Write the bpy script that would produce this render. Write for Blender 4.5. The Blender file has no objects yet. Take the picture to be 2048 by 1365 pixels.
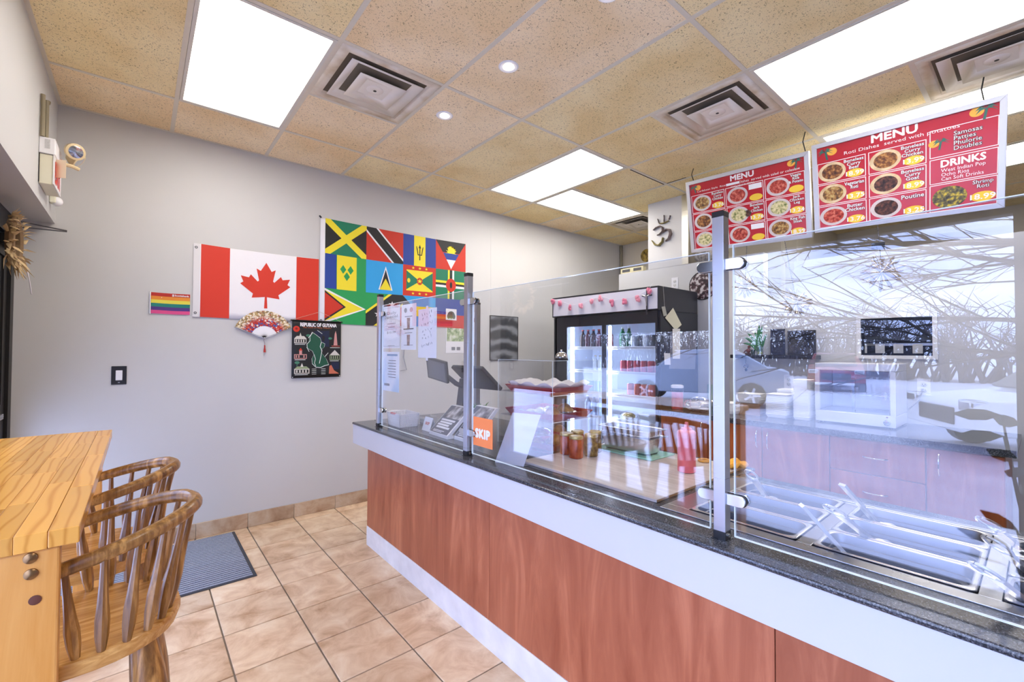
import bpy, bmesh, math, random
from mathutils import Vector, Matrix
random.seed(7)
R = math.radians
scene = bpy.context.scene
col = scene.collection

# ------------------------------------------------------------------ camera
FPX, YAW, PITCH, ROLL, CAMH = 890.82, 0.696147, 0.0201337, 0.0037173, 1.41
def cam_axes():
    F = Vector((math.sin(YAW)*math.cos(PITCH), math.cos(YAW)*math.cos(PITCH), math.sin(PITCH)))
    r0 = Vector((math.cos(YAW), -math.sin(YAW), 0)); u0 = r0.cross(F)
    r = math.cos(ROLL)*r0 + math.sin(ROLL)*u0
    u = -math.sin(ROLL)*r0 + math.cos(ROLL)*u0
    return F, r, u
_F, _r, _u = cam_axes()
cd = bpy.data.cameras.new('camera'); cam = bpy.data.objects.new('camera', cd); col.objects.link(cam)
cd.sensor_fit = 'HORIZONTAL'; cd.sensor_width = 36.0; cd.lens = FPX/2048*36.0; cd.clip_start = 0.02; cd.clip_end = 300
m = Matrix.Identity(4)
for i in range(3):
    m[i][0] = _r[i]; m[i][1] = _u[i]; m[i][2] = -_F[i]
m[2][3] = CAMH
cam.matrix_world = m
scene.camera = cam
def ray(px, py):
    return _F + (px-1024)/FPX*_r - (py-682.5)/FPX*_u
def onz(px, py, z):                      # where the sight line of a pixel meets a level surface
    d = ray(px, py); t = (z-CAMH)/d.z; return Vector((d.x*t, d.y*t, z))
def onx(px, py, x):                      # ... a surface facing the window side
    d = ray(px, py); t = x/d.x; return Vector((x, d.y*t, CAMH+d.z*t))
def ony(px, py, y):                      # ... a surface parallel to the flag wall
    d = ray(px, py); t = y/d.y; return Vector((d.x*t, y, CAMH+d.z*t))

# ------------------------------------------------------------------ world, exposure
w = bpy.data.worlds.new('sky'); scene.world = w; w.use_nodes = True
nt = w.node_tree; nt.nodes.clear()
wo = nt.nodes.new('ShaderNodeOutputWorld'); bg = nt.nodes.new('ShaderNodeBackground')
tc = nt.nodes.new('ShaderNodeTexCoord'); mp = nt.nodes.new('ShaderNodeMapping'); mp.inputs['Scale'].default_value = (1, 1, 4)
nz = nt.nodes.new('ShaderNodeTexNoise'); nz.inputs['Scale'].default_value = 1.6; nz.inputs['Detail'].default_value = 5
cr = nt.nodes.new('ShaderNodeValToRGB')
cr.color_ramp.elements[0].position = .38; cr.color_ramp.elements[0].color = (.30, .41, .86, 1)
cr.color_ramp.elements[1].position = .66; cr.color_ramp.elements[1].color = (.70, .78, 1.0, 1)
nt.links.new(tc.outputs['Generated'], mp.inputs['Vector']); nt.links.new(mp.outputs[0], nz.inputs['Vector'])
nt.links.new(nz.outputs['Fac'], cr.inputs[0]); nt.links.new(cr.outputs[0], bg.inputs['Color'])
bg.inputs['Strength'].default_value = 2.95
nt.links.new(bg.outputs[0], wo.inputs[0])
vs = scene.view_settings
scene.display_settings.display_device = 'sRGB'
vs.view_transform = 'Standard'; vs.look = 'None'; vs.gamma = 1.0; vs.use_curve_mapping = False
vs.exposure = 1.62
scene.cycles.use_denoising = True
scene.cycles.use_adaptive_sampling = True; scene.cycles.adaptive_threshold = .02
scene.cycles.max_bounces = 8; scene.cycles.diffuse_bounces = 4; scene.cycles.glossy_bounces = 4; scene.cycles.transparent_max_bounces = 18
scene.cycles.sample_clamp_indirect = 6.0
PANEL_STRENGTH = 4.0
# daylight enters through the shop front: a portal guides the sky light through that opening
pl = bpy.data.lights.new('window_portal', 'AREA'); pl.shape = 'RECTANGLE'; pl.size = 6.6; pl.size_y = 2.2; pl.cycles.is_portal = True
po = bpy.data.objects.new('window_portal', pl); col.objects.link(po)
po.location = (-.66, .7, 1.1); po.rotation_euler = (0, R(-90), 0)
po.rotation_euler = Matrix(((0, 0, -1), (1, 0, 0), (0, -1, 0))).to_euler()

# ------------------------------------------------------------------ materials
def lin(c):
    if isinstance(c, str):
        c = tuple(int(c[i:i+2], 16)/255 for i in (1, 3, 5))
    return tuple((x/12.92 if x <= .04045 else ((x+.055)/1.055)**2.4) for x in c)
_M = {}
def newmat(name):
    mt = bpy.data.materials.new(name); mt.use_nodes = True
    n = mt.node_tree; b = n.nodes['Principled BSDF']
    _M[name] = mt
    return mt, n, b
def node(n, t, **kw):
    x = n.nodes.new(t)
    for k, v in kw.items():
        if k in x.inputs: x.inputs[k].default_value = v
        else: setattr(x, k, v)
    return x
def coords(n, scale=(1, 1, 1), rand=False):
    t = node(n, 'ShaderNodeTexCoord'); mp = node(n, 'ShaderNodeMapping'); mp.inputs['Scale'].default_value = scale
    n.links.new(t.outputs['Object'], mp.inputs['Vector'])
    if rand:
        oi = node(n, 'ShaderNodeObjectInfo'); mu = node(n, 'ShaderNodeMath', operation='MULTIPLY'); mu.inputs[1].default_value = 57.0
        n.links.new(oi.outputs['Random'], mu.inputs[0]); n.links.new(mu.outputs[0], mp.inputs['Location'])
    return mp.outputs[0]
def ramp(n, stops, fac):
    c = node(n, 'ShaderNodeValToRGB'); e = c.color_ramp.elements
    while len(e) < len(stops): e.new(.5)
    for i, (p, cc) in enumerate(stops):
        e[i].position = p; e[i].color = (*lin(cc), 1)
    n.links.new(fac, c.inputs[0]); return c.outputs[0]
def bump(n, b, fac, strength=.2, dist=.002):
    bp = node(n, 'ShaderNodeBump'); bp.inputs['Strength'].default_value = strength; bp.inputs['Distance'].default_value = dist
    n.links.new(fac, bp.inputs['Height']); n.links.new(bp.outputs[0], b.inputs['Normal'])
def plain(name, c, rough=.5, metal=0., var=.05, scale=12., spec=.5, emit=0, bmp=0):
    """a single colour with a faint procedural mottling"""
    if name in _M: return _M[name]
    mt, n, b = newmat(name)
    c = lin(c)
    nz = node(n, 'ShaderNodeTexNoise'); nz.inputs['Scale'].default_value = scale; nz.inputs['Detail'].default_value = 3
    n.links.new(coords(n), nz.inputs['Vector'])
    mx = node(n, 'ShaderNodeMix', data_type='RGBA')
    mx.inputs[6].default_value = (*[max(0, x*(1-var)) for x in c], 1); mx.inputs[7].default_value = (*[min(1, x*(1+var)) for x in c], 1)
    n.links.new(nz.outputs['Fac'], mx.inputs[0]); n.links.new(mx.outputs[2], b.inputs['Base Color'])
    b.inputs['Roughness'].default_value = rough; b.inputs['Metallic'].default_value = metal; b.inputs['Specular IOR Level'].default_value = spec
    if emit:
        b.inputs['Emission Color'].default_value = (*c, 1); b.inputs['Emission Strength'].default_value = emit
    if bmp: bump(n, b, nz.outputs['Fac'], bmp)
    return mt
def wood(name, dark, light, scale=(3, 3, 30), rough=.35, dist=1.5, rand=True, tone=.25):
    """grain runs along the axis with the SMALL scale value"""
    if name in _M: return _M[name]
    mt, n, b = newmat(name)
    v = coords(n, scale, rand)
    n1 = node(n, 'ShaderNodeTexNoise'); n1.inputs['Scale'].default_value = 1; n1.inputs['Detail'].default_value = 8; n1.inputs['Roughness'].default_value = .62
    n1.inputs['Distortion'].default_value = dist
    n.links.new(v, n1.inputs['Vector'])
    c = ramp(n, [(.3, dark), (.52, tuple((a+b2)/2 for a, b2 in zip(hx(dark), hx(light)))), (.68, light)], n1.outputs['Fac'])
    if rand:
        oi = node(n, 'ShaderNodeObjectInfo'); mr = node(n, 'ShaderNodeMapRange'); mr.inputs[3].default_value = 1-tone; mr.inputs[4].default_value = 1+tone*.4
        n.links.new(oi.outputs['Random'], mr.inputs[0])
        mx = node(n, 'ShaderNodeVectorMath', operation='SCALE'); n.links.new(c, mx.inputs[0]); n.links.new(mr.outputs[0], mx.inputs['Scale'])
        c = mx.outputs[0]
    n.links.new(c, b.inputs['Base Color']); b.inputs['Roughness'].default_value = rough
    bump(n, b, n1.outputs['Fac'], .12)
    return mt
def pine(name, base, line, dark):
    """flat-sawn softwood: growth lines meander along the stave, each stave cut from another board"""
    mt, n, b = newmat(name); v = coords(n, (1, .16, 1), True)
    w_ = node(n, 'ShaderNodeTexWave', wave_type='BANDS', bands_direction='X'); w_.inputs['Scale'].default_value = 13; w_.inputs['Distortion'].default_value = 9; w_.inputs['Detail'].default_value = 2; w_.inputs['Detail Scale'].default_value = .8
    n.links.new(v, w_.inputs['Vector'])
    c = ramp(n, [(.1, base), (.6, base), (.86, line), (1, dark)], w_.outputs['Fac'])
    oi = node(n, 'ShaderNodeObjectInfo'); mr = node(n, 'ShaderNodeMapRange'); mr.inputs[3].default_value = .8; mr.inputs[4].default_value = 1.08
    n.links.new(oi.outputs['Random'], mr.inputs[0]); mx = node(n, 'ShaderNodeVectorMath', operation='SCALE'); n.links.new(c, mx.inputs[0]); n.links.new(mr.outputs[0], mx.inputs['Scale'])
    n.links.new(mx.outputs[0], b.inputs['Base Color']); b.inputs['Roughness'].default_value = .2
    return mt
def hx(c):
    return tuple(int(c[i:i+2], 16)/255 for i in (1, 3, 5)) if isinstance(c, str) else c
def speck(name, stops, scale, rough=.25, rand=False, detail=4, bmp=0):
    if name in _M: return _M[name]
    mt, n, b = newmat(name)
    nz = node(n, 'ShaderNodeTexNoise'); nz.inputs['Scale'].default_value = scale; nz.inputs['Detail'].default_value = detail
    n.links.new(coords(n, rand=rand), nz.inputs['Vector'])
    n.links.new(ramp(n, stops, nz.outputs['Fac']), b.inputs['Base Color']); b.inputs['Roughness'].default_value = rough
    if bmp: bump(n, b, nz.outputs['Fac'], bmp)
    return mt
def sheet(name, tint=(1, 1, 1), base=.05, edge=.6, power=4, rough=0.0):
    """thin clear sheet: passes light straight and mirrors some of it, more at glancing angles"""
    if name in _M: return _M[name]
    mt, n, b = newmat(name); n.nodes.remove(b); out = n.nodes['Material Output']
    tr = node(n, 'ShaderNodeBsdfTransparent'); tr.inputs[0].default_value = (*tint, 1)
    gl = node(n, 'ShaderNodeBsdfGlossy'); gl.inputs['Roughness'].default_value = rough; gl.inputs[0].default_value = (.97, .98, 1, 1)
    lw = node(n, 'ShaderNodeLayerWeight'); lw.inputs[0].default_value = .5
    p = node(n, 'ShaderNodeMath', operation='POWER'); p.inputs[1].default_value = power; n.links.new(lw.outputs['Facing'], p.inputs[0])
    s = node(n, 'ShaderNodeMath', operation='MULTIPLY_ADD'); s.inputs[1].default_value = edge; s.inputs[2].default_value = base
    s.use_clamp = True; n.links.new(p.outputs[0], s.inputs[0])
    mx = node(n, 'ShaderNodeMixShader'); n.links.new(s.outputs[0], mx.inputs[0]); n.links.new(tr.outputs[0], mx.inputs[1]); n.links.new(gl.outputs[0], mx.inputs[2])
    n.links.new(mx.outputs[0], out.inputs[0])
    return mt
def steel(name, c='#b9bbc0', rough=.28, scale=(2, 2, 160)):
    if name in _M: return _M[name]
    mt, n, b = newmat(name)
    nz = node(n, 'ShaderNodeTexNoise'); nz.inputs['Scale'].default_value = 2; nz.inputs['Detail'].default_value = 3
    n.links.new(coords(n, scale), nz.inputs['Vector'])
    mr = node(n, 'ShaderNodeMapRange'); mr.inputs[3].default_value = rough*.75; mr.inputs[4].default_value = rough*1.3
    n.links.new(nz.outputs['Fac'], mr.inputs[0]); n.links.new(mr.outputs[0], b.inputs['Roughness'])
    b.inputs['Base Color'].default_value = (*lin(c), 1); b.inputs['Metallic'].default_value = 1
    return mt
def lamp(name, c, strength, tubes=None):
    """light-giving diffuser; tubes: two brighter bands where the fluorescent tubes sit behind it"""
    if name in _M: return _M[name]
    mt, n, b = newmat(name); b.inputs['Base Color'].default_value = (.8, .8, .8, 1)
    b.inputs['Emission Color'].default_value = (*lin(c), 1); b.inputs['Emission Strength'].default_value = strength
    if tubes is not None:
        t = node(n, 'ShaderNodeTexCoord'); s = node(n, 'ShaderNodeSeparateXYZ'); n.links.new(t.outputs['Object'], s.inputs[0])
        a = node(n, 'ShaderNodeMath', operation='ABSOLUTE'); n.links.new(s.outputs[tubes], a.inputs[0])
        d = node(n, 'ShaderNodeMath', operation='SUBTRACT'); d.inputs[1].default_value = .15; n.links.new(a.outputs[0], d.inputs[0])
        a2 = node(n, 'ShaderNodeMath', operation='ABSOLUTE'); n.links.new(d.outputs[0], a2.inputs[0])
        mr = node(n, 'ShaderNodeMapRange'); mr.interpolation_type = 'SMOOTHSTEP'
        mr.inputs[1].default_value = 0; mr.inputs[2].default_value = .17; mr.inputs[3].default_value = strength*1.35; mr.inputs[4].default_value = strength*.5
        n.links.new(a2.outputs[0], mr.inputs[0]); n.links.new(mr.outputs[0], b.inputs['Emission Strength'])
    return mt

def wall_paint(name, c):
    return plain(name, c, .55, var=.02, scale=3, bmp=.03)

# ------------------------------------------------------------------ mesh builder
class MB:
    def __init__(self): self.v = []; self.f = []
    def add(self, vs, fs):
        o = len(self.v); self.v += [Vector(a) for a in vs]; self.f += [[i+o for i in f] for f in fs]; return self
    def box(self, x0, x1, y0, y1, z0, z1):
        if x0 > x1: x0, x1 = x1, x0
        if y0 > y1: y0, y1 = y1, y0
        if z0 > z1: z0, z1 = z1, z0
        return self.add([(x0,y0,z0),(x1,y0,z0),(x1,y1,z0),(x0,y1,z0),(x0,y0,z1),(x1,y0,z1),(x1,y1,z1),(x0,y1,z1)],
                        [(3,2,1,0),(4,5,6,7),(0,1,5,4),(1,2,6,5),(2,3,7,6),(3,0,4,7)])
    def obox(self, c, s, M=None):
        """box of size s about c, turned by the matrix M"""
        M = M or Matrix.Identity(3); c = Vector(c)
        q = [c + M @ Vector((a*s[0]/2, b*s[1]/2, d*s[2]/2)) for d in (-1, 1) for a, b in ((-1,-1),(1,-1),(1,1),(-1,1))]
        return self.add(q, [(3,2,1,0),(4,5,6,7),(0,1,5,4),(1,2,6,5),(2,3,7,6),(3,0,4,7)])
    def tube(self, pts, r, n=8, caps=True, flat=1.0, up=None):
        pts = [Vector(p) for p in pts]; k = len(pts)
        rs = r if isinstance(r, (list, tuple)) else [r]*k
        vs = []; prev = None
        for i, p in enumerate(pts):
            d = (pts[min(i+1, k-1)] - pts[max(i-1, 0)])
            if d.length < 1e-9: d = Vector((0, 0, 1))
            d.normalize()
            if prev is None:
                a = Vector(up) if up else (Vector((0, 0, 1)) if abs(d.z) < .9 else Vector((1, 0, 0)))
            else: a = prev
            s = d.cross(a)
            if s.length < 1e-6: s = d.cross(Vector((0, 1, 0)))
            s.normalize(); t = s.cross(d).normalized(); prev = t
            for j in range(n):
                an = 2*math.pi*j/n
                vs.append(p + s*math.cos(an)*rs[i] + t*math.sin(an)*rs[i]*flat)
        fs = [(i*n+j, i*n+(j+1) % n, (i+1)*n+(j+1) % n, (i+1)*n+j) for i in range(k-1) for j in range(n)]
        if caps: fs += [tuple(range(n))[::-1], tuple((k-1)*n+j for j in range(n))]
        return self.add(vs, fs)
    def lathe(self, prof, c=(0, 0, 0), n=20, M=None, caps=True):
        c = Vector(c); M = M or Matrix.Identity(3); vs = []; k = len(prof)
        for r, z in prof:
            for j in range(n):
                a = 2*math.pi*j/n; vs.append(c + M @ Vector((r*math.cos(a), r*math.sin(a), z)))
        fs = [(i*n+j, i*n+(j+1) % n, (i+1)*n+(j+1) % n, (i+1)*n+j) for i in range(k-1) for j in range(n)]
        if caps: fs += [tuple(range(n))[::-1], tuple((k-1)*n+j for j in range(n))]
        return self.add(vs, fs)
    def sphere(self, c, r, n=10, m=7, M=None):
        r = r if isinstance(r, (tuple, list)) else (r, r, r); M = M or Matrix.Identity(3); c = Vector(c)
        vs = [c + M @ Vector((0, 0, -r[2]))]; 
        for i in range(1, m):
            t = -math.pi/2 + math.pi*i/m
            for j in range(n):
                a = 2*math.pi*j/n; vs.append(c + M @ Vector((r[0]*math.cos(t)*math.cos(a), r[1]*math.cos(t)*math.sin(a), r[2]*math.sin(t))))
        vs.append(c + M @ Vector((0, 0, r[2]))); fs = []
        for j in range(n):
            fs.append((0, 1+(j+1) % n, 1+j)); fs.append((len(vs)-1, 1+(m-2)*n+j, 1+(m-2)*n+(j+1) % n))
        for i in range(m-2):
            for j in range(n):
                fs.append((1+i*n+j, 1+i*n+(j+1) % n, 1+(i+1)*n+(j+1) % n, 1+(i+1)*n+j))
        return self.add(vs, fs)
    def prism(self, poly, o, ux, uy, t):
        """polygon drawn in the plane o + a*ux + b*uy, given the thickness t along ux x uy"""
        o, ux, uy = Vector(o), Vector(ux), Vector(uy); nn = ux.cross(uy).normalized()*t; k = len(poly)
        ar = sum(poly[i][0]*poly[(i+1) % k][1]-poly[(i+1) % k][0]*poly[i][1] for i in range(k))
        if ar < 0: poly = poly[::-1]
        a = [o + ux*p[0] + uy*p[1] for p in poly]
        b = [p + nn for p in a]
        fs = [tuple(range(k))[::-1], tuple(range(k, 2*k))] + [(i, (i+1) % k, k+(i+1) % k, k+i) for i in range(k)]
        return self.add(a+b, fs)
    def grid(self, fn, nu, nv, closed=False):
        vs = [fn(i/nu, j/nv) for j in range(nv+1) for i in range(nu+1)]
        return self.add(vs, [(j*(nu+1)+i, j*(nu+1)+i+1, (j+1)*(nu+1)+i+1, (j+1)*(nu+1)+i) for j in range(nv) for i in range(nu)])
    def loft(self, loops, cap0=True, cap1=True):
        n = len(loops[0]); vs = [p for l in loops for p in l]; k = len(loops)
        fs = [(i*n+j, i*n+(j+1) % n, (i+1)*n+(j+1) % n, (i+1)*n+j) for i in range(k-1) for j in range(n)]
        if cap0: fs.append(tuple(range(n))[::-1])
        if cap1: fs.append(tuple((k-1)*n+j for j in range(n)))
        return self.add(vs, fs)
    def mesh(self, name, off=Vector((0, 0, 0)), smooth=True, ang=38, fix=False):
        me = bpy.data.meshes.new(name); me.from_pydata([tuple(p-off) for p in self.v], [], self.f)
        if fix:
            b = bmesh.new(); b.from_mesh(me); bmesh.ops.recalc_face_normals(b, faces=b.faces); b.to_mesh(me); b.free()
        if smooth:
            me.polygons.foreach_set('use_smooth', [True]*len(me.polygons)); me.set_sharp_from_angle(angle=R(ang))
        me.update(); return me
    def build(self, name, mat, parent=None, smooth=True, bevel=0, local=False, solid=0, fix=False, ang=38):
        off = Vector((0, 0, 0))
        if parent is not None and not local: off = wloc(parent)
        me = self.mesh(name, off, smooth, ang, fix); me.materials.append(mat)
        return link(name, me, parent, bevel, solid)
def wloc(o):
    p = Vector((0, 0, 0))
    while o is not None: p = p + o.location; o = o.parent
    return p
def link(name, me, parent=None, bevel=0, solid=0):
    o = bpy.data.objects.new(name, me); col.objects.link(o); o.parent = parent
    if bevel:
        b = o.modifiers.new('bevel', 'BEVEL'); b.width = bevel; b.segments = 2; b.limit_method = 'ANGLE'; b.angle_limit = R(40)
    if solid:
        s = o.modifiers.new('solid', 'SOLIDIFY'); s.thickness = solid; s.offset = 0
    return o
def tag(o, label, cat, group=None):
    o['label'] = label; o['category'] = cat
    if group: o['group'] = group
    return o
def thing(name, label, cat, loc=(0, 0, 0), rz=0, group=None):
    o = bpy.data.objects.new(name, None); col.objects.link(o); o.location = loc; o.rotation_euler = (0, 0, rz)
    o.empty_display_size = .05
    return tag(o, label, cat, group)
def struct(o):
    o['kind'] = 'structure'; return o
def copy_tree(o, parent=None):
    c = o.copy(); col.objects.link(c); c.parent = parent
    for ch in list(o.children): copy_tree(ch, c)
    return c
def rotz(a): return Matrix.Rotation(a, 3, 'Z')
X, Y, Z = Vector((1, 0, 0)), Vector((0, 1, 0)), Vector((0, 0, 1))

# ------------------------------------------------------------------ lettering (flat print)
_T = []
def text(body, c, w, h, mat, parent, ux, uy, lift=.0012, bold=0.0, spacing=1.0, align='CENTER', thick=.0006, shear=0):
    """words fitted into a w x h box centred on c, on the plane (ux, uy)"""
    cu = bpy.data.curves.new('lettering', 'FONT'); cu.body = body; cu.size = 1; cu.align_x = align
    cu.resolution_u = 2; cu.space_line = .85; cu.space_character = spacing; cu.fill_mode = 'FRONT'; cu.shear = shear
    o = bpy.data.objects.new('tmp', cu); col.objects.link(o)
    _T.append((o, Vector(c), w, h, mat, parent, Vector(ux).normalized(), Vector(uy).normalized(), lift, bold))
def flush_text():
    bpy.context.view_layer.update(); dg = bpy.context.evaluated_depsgraph_get()
    for o, c, w, h, mat, parent, ux, uy, lift, bold in _T:
        me = bpy.data.meshes.new_from_object(o.evaluated_get(dg)); me.name = 'lettering'
        body_lines = o.data.body.count('\n')+1
        xs = [v.co.x for v in me.vertices]; ys = [v.co.y for v in me.vertices]
        if not xs: continue
        x0, x1, y0, y1 = min(xs), max(xs), min(ys), max(ys); sx = w/max(1e-6, x1-x0); sy = h/max(1e-6, y1-y0)
        if w <= 0: sx = sy
        nn = ux.cross(uy); off = wloc(parent) if parent is not None else Vector((0, 0, 0))
        if parent is not None and parent.get('_local'): off = Vector((0, 0, 0))
        for v in me.vertices:
            v.co = c + ux*((v.co.x-(x0+x1)/2)*sx) + uy*((v.co.y-(y0+y1)/2)*sy) + nn*lift - off
        if bold:                                       # heavier strokes: the same outline repeated in a small circle
            vs0 = [v.co.copy() for v in me.vertices]; fs0 = [tuple(p.vertices) for p in me.polygons]; vs, fs = [], []
            rad = bold*(h/body_lines)
            for k in range(8):
                d = (ux*math.cos(k*math.pi/4)+uy*math.sin(k*math.pi/4))*rad+nn*(k*.000008); o0 = len(vs)
                vs += [p+d for p in vs0]; fs += [tuple(i+o0 for i in f) for f in fs0]
            bpy.data.meshes.remove(me); me = bpy.data.meshes.new('lettering'); me.from_pydata(vs, [], fs)
        me.materials.clear(); me.materials.append(mat)
        ob = bpy.data.objects.new('lettering', me); col.objects.link(ob); ob.parent = parent
        cu = o.data; bpy.data.objects.remove(o); bpy.data.curves.remove(cu)
    _T.clear()

# ------------------------------------------------------------------ shared materials
WHITE_WALL = wall_paint('white_wall_paint', '#cac9c8')
def tile_mat(name='floor_tile_stone', lo=.86, hi=1.06):
    mt, n, b = newmat(name)
    v = coords(n, (1, 1, 1), True)
    n1 = node(n, 'ShaderNodeTexNoise'); n1.inputs['Scale'].default_value = 6; n1.inputs['Detail'].default_value = 9; n1.inputs['Roughness'].default_value = .62; n1.inputs['Distortion'].default_value = .6
    n.links.new(v, n1.inputs['Vector'])
    c = ramp(n, [(.30, '#b48e6a'), (.44, '#d2b190'), (.57, '#e3c8a8'), (.72, '#efdcc2')], n1.outputs['Fac'])
    oi = node(n, 'ShaderNodeObjectInfo'); mr = node(n, 'ShaderNodeMapRange'); mr.inputs[3].default_value = lo; mr.inputs[4].default_value = hi
    n.links.new(oi.outputs['Random'], mr.inputs[0]); s = node(n, 'ShaderNodeVectorMath', operation='SCALE')
    n.links.new(c, s.inputs[0]); n.links.new(mr.outputs[0], s.inputs['Scale'])
    n.links.new(s.outputs[0], b.inputs['Base Color']); b.inputs['Roughness'].default_value = .38
    n2 = node(n, 'ShaderNodeTexNoise'); n2.inputs['Scale'].default_value = 22; n2.inputs['Detail'].default_value = 6; n2.inputs['Distortion'].default_value = 1.2
    n.links.new(v, n2.inputs['Vector']); bump(n, b, n2.outputs['Fac'], .35, .003)
    return mt
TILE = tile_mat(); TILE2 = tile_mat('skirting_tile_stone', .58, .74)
def ceil_tile_mat():
    mt, n, b = newmat('ceiling_tile_fissured')
    v = coords(n, (1, 1, 1), True)
    oi = node(n, 'ShaderNodeObjectInfo')
    base = ramp(n, [(0, '#fae8b8'), (.34, '#fbebbf'), (.36, '#fee9c4'), (.7, '#feeccb'), (.72, '#fae8b6'), (1, '#fcecc6')], oi.outputs['Random'])
    base.node.color_ramp.interpolation = 'CONSTANT'
    st = node(n, 'ShaderNodeTexNoise'); st.inputs['Scale'].default_value = 2.2; st.inputs['Detail'].default_value = 3; n.links.new(v, st.inputs['Vector'])
    stain = ramp(n, [(.35, '#f2e9d8'), (.62, '#ffffff')], st.outputs['Fac'])
    m0 = node(n, 'ShaderNodeMix', data_type='RGBA', blend_type='MULTIPLY'); m0.inputs[0].default_value = 1
    n.links.new(base, m0.inputs[6]); n.links.new(stain, m0.inputs[7])
    n1 = node(n, 'ShaderNodeTexNoise'); n1.inputs['Scale'].default_value = 120; n1.inputs['Detail'].default_value = 1.5; n1.inputs['Distortion'].default_value = 1.6
    n.links.new(v, n1.inputs['Vector'])
    pits = ramp(n, [(.32, '#5f4f38'), (.39, '#ffffff')], n1.outputs['Fac'])
    mx = node(n, 'ShaderNodeMix', data_type='RGBA', blend_type='MULTIPLY'); mx.inputs[0].default_value = .8
    n.links.new(m0.outputs[2], mx.inputs[6]); n.links.new(pits, mx.inputs[7]); n.links.new(mx.outputs[2], b.inputs['Base Color'])
    b.inputs['Roughness'].default_value = .9; bump(n, b, n1.outputs['Fac'], .25, .002)
    return mt
CTILE = ceil_tile_mat()
TBAR = plain('ceiling_grid_metal', '#ddd3c0', .45)
BLACK = plain('black_plastic', '#16161a', .4)
BLACKM = plain('black_metal', '#101114', .5)
WHITE = plain('white_gloss', '#eeedf0', .35)
PAPER = plain('white_paper', '#eeeef2', .7, var=.015)
INK = plain('dark_ink', '#2b2b33', .7)
GREYINK = plain('grey_ink', '#7b7d88', .7)
STEEL = steel('brushed_steel')
STEELX = steel('pan_steel', '#c4c5c9', .2, (60, 3, 3))
CHROME = plain('chrome', '#d6d7da', .12, 1, var=.01)
GUARD = sheet('guard_glass', (.94, .95, .975), .08, .7, 4)
ACRYL = sheet('clear_acrylic', (.97, .975, .985), .035, .7, 3)
WINDOWG = sheet('window_glass', (.97, .98, .98), .03, .7, 4)
COOLG = sheet('cooler_glass', (.93, .96, 1), .03, .5, 4)
EDGE = plain('polished_glass_edge', '#e8f2f2', .2, var=.02)
# ================================================================== THE SETTING
XL, D, CE, XW, XF = -.43, 4.067, 2.99, 4.2, 7.2
struct(MB().box(-.75, 5.67, D, D+.12, -.02, CE+.08).build('wall_back', WHITE_WALL, smooth=False))
# joints between the wall sheets and the corner pipe at the far end
WJ = plain('wall_joint', '#c9c8c8', .6)
wb = bpy.data.objects['wall_back']
for px in (982, 1124):
    p = ony(px, 480, D); MB().box(p.x-.002, p.x+.002, D-.0015, D, .12, CE-.01).build('sheet_joint', WJ, wb, smooth=False)
MB().tube([(5.50, D-.022, 1.2), (5.50, D-.022, CE-.012)], .02, 8).build('corner_pipe', plain('old_pipe', '#8d8674', .5), wb)
struct(MB().box(-.75, XL, -3.0, D, 2.21, CE+.08).box(-.75, XL, -3.0, -2.62, -.02, 2.21).build('wall_left', WHITE_WALL, smooth=False))
struct(MB().box(-.75, XF+.1, -3.12, -3.0, -.02, CE+.08).build('wall_near', WHITE_WALL, smooth=False))
struct(MB().box(5.55, 5.67, 1.9, D, -.02, CE+.08).box(XF, XF+.12, -3.0, 1.9, -.02, CE+.08).box(5.67, XF+.12, 1.78, 1.9, -.02, CE+.08).build('wall_far', wall_paint('kitchen_wall_paint', '#cfc8b8'), smooth=False))
# partition behind the serving area: lower than the ceiling, with a notch, a hatch and a pillar
pw = MB()
pw.box(XW, XW+.1, 1.58, 3.12, 0, 2.28)
pw.box(XW, XW+.1, 1.34, 1.58, 0, 1.86)
pw.box(XW, XW+.1, .893, 1.34, 0, 2.16)
pw.box(XW, XW+.1, .496, .893, 0, 1.38).box(XW, XW+.1, .496, .893, 1.655, 2.16)
pw.box(XW, XW+.1, -3.0, .496, 0, 2.16)
struct(pw.build('wall_right', WHITE_WALL, smooth=False))
wr = bpy.data.objects['wall_right']
MB().box(XW-.002, XW+.32, 2.345, 2.735, 2.28, CE).build('pillar', WHITE_WALL, wr, smooth=False)
MB().box(XW-.006, XW+.3, 2.275, 2.343, 2.28, CE).build('metal_corner_post', steel('corner_post_steel', '#cfcdc6', .3), wr, smooth=False)
hb = plain('hatch_trim', '#dedcda', .5)
t = MB()
for (y0, y1, z0, z1) in ((.47, .92, 1.355, 1.38), (.47, .92, 1.655, 1.685), (.47, .496, 1.38, 1.655), (.893, .92, 1.38, 1.655)):
    t.box(XW-.015, XW+.1, y0, y1, z0, z1)
t.build('hatch_trim', hb, wr, smooth=False)

# ---- floor with tiles
fl = struct(MB().box(-.75, XF+.1, -3.0, D, -.06, -.007).build('floor', plain('grout', '#8d8176', .8), smooth=False))
TS = .337
xs = [-.60]+[TS*k for k in range(-1, 13)]
ys = [D]+[2.937+.3365*k for k in range(3, -9, -1)]
for i in range(len(xs)-1):
    for j in range(len(ys)-1):
        x0, x1, y1, y0 = xs[i], xs[i+1], ys[j], ys[j+1]
        g = .0035
        cx, cy = (x0+x1)/2, (y0+y1)/2
        o = MB().box(x0+g-cx, x1-g-cx, y0+g-cy, y1-g-cy, -.0075, 0).build('floor_tile', TILE, fl, local=True, bevel=.0025)
        o.location = (cx, cy, 0)
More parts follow.
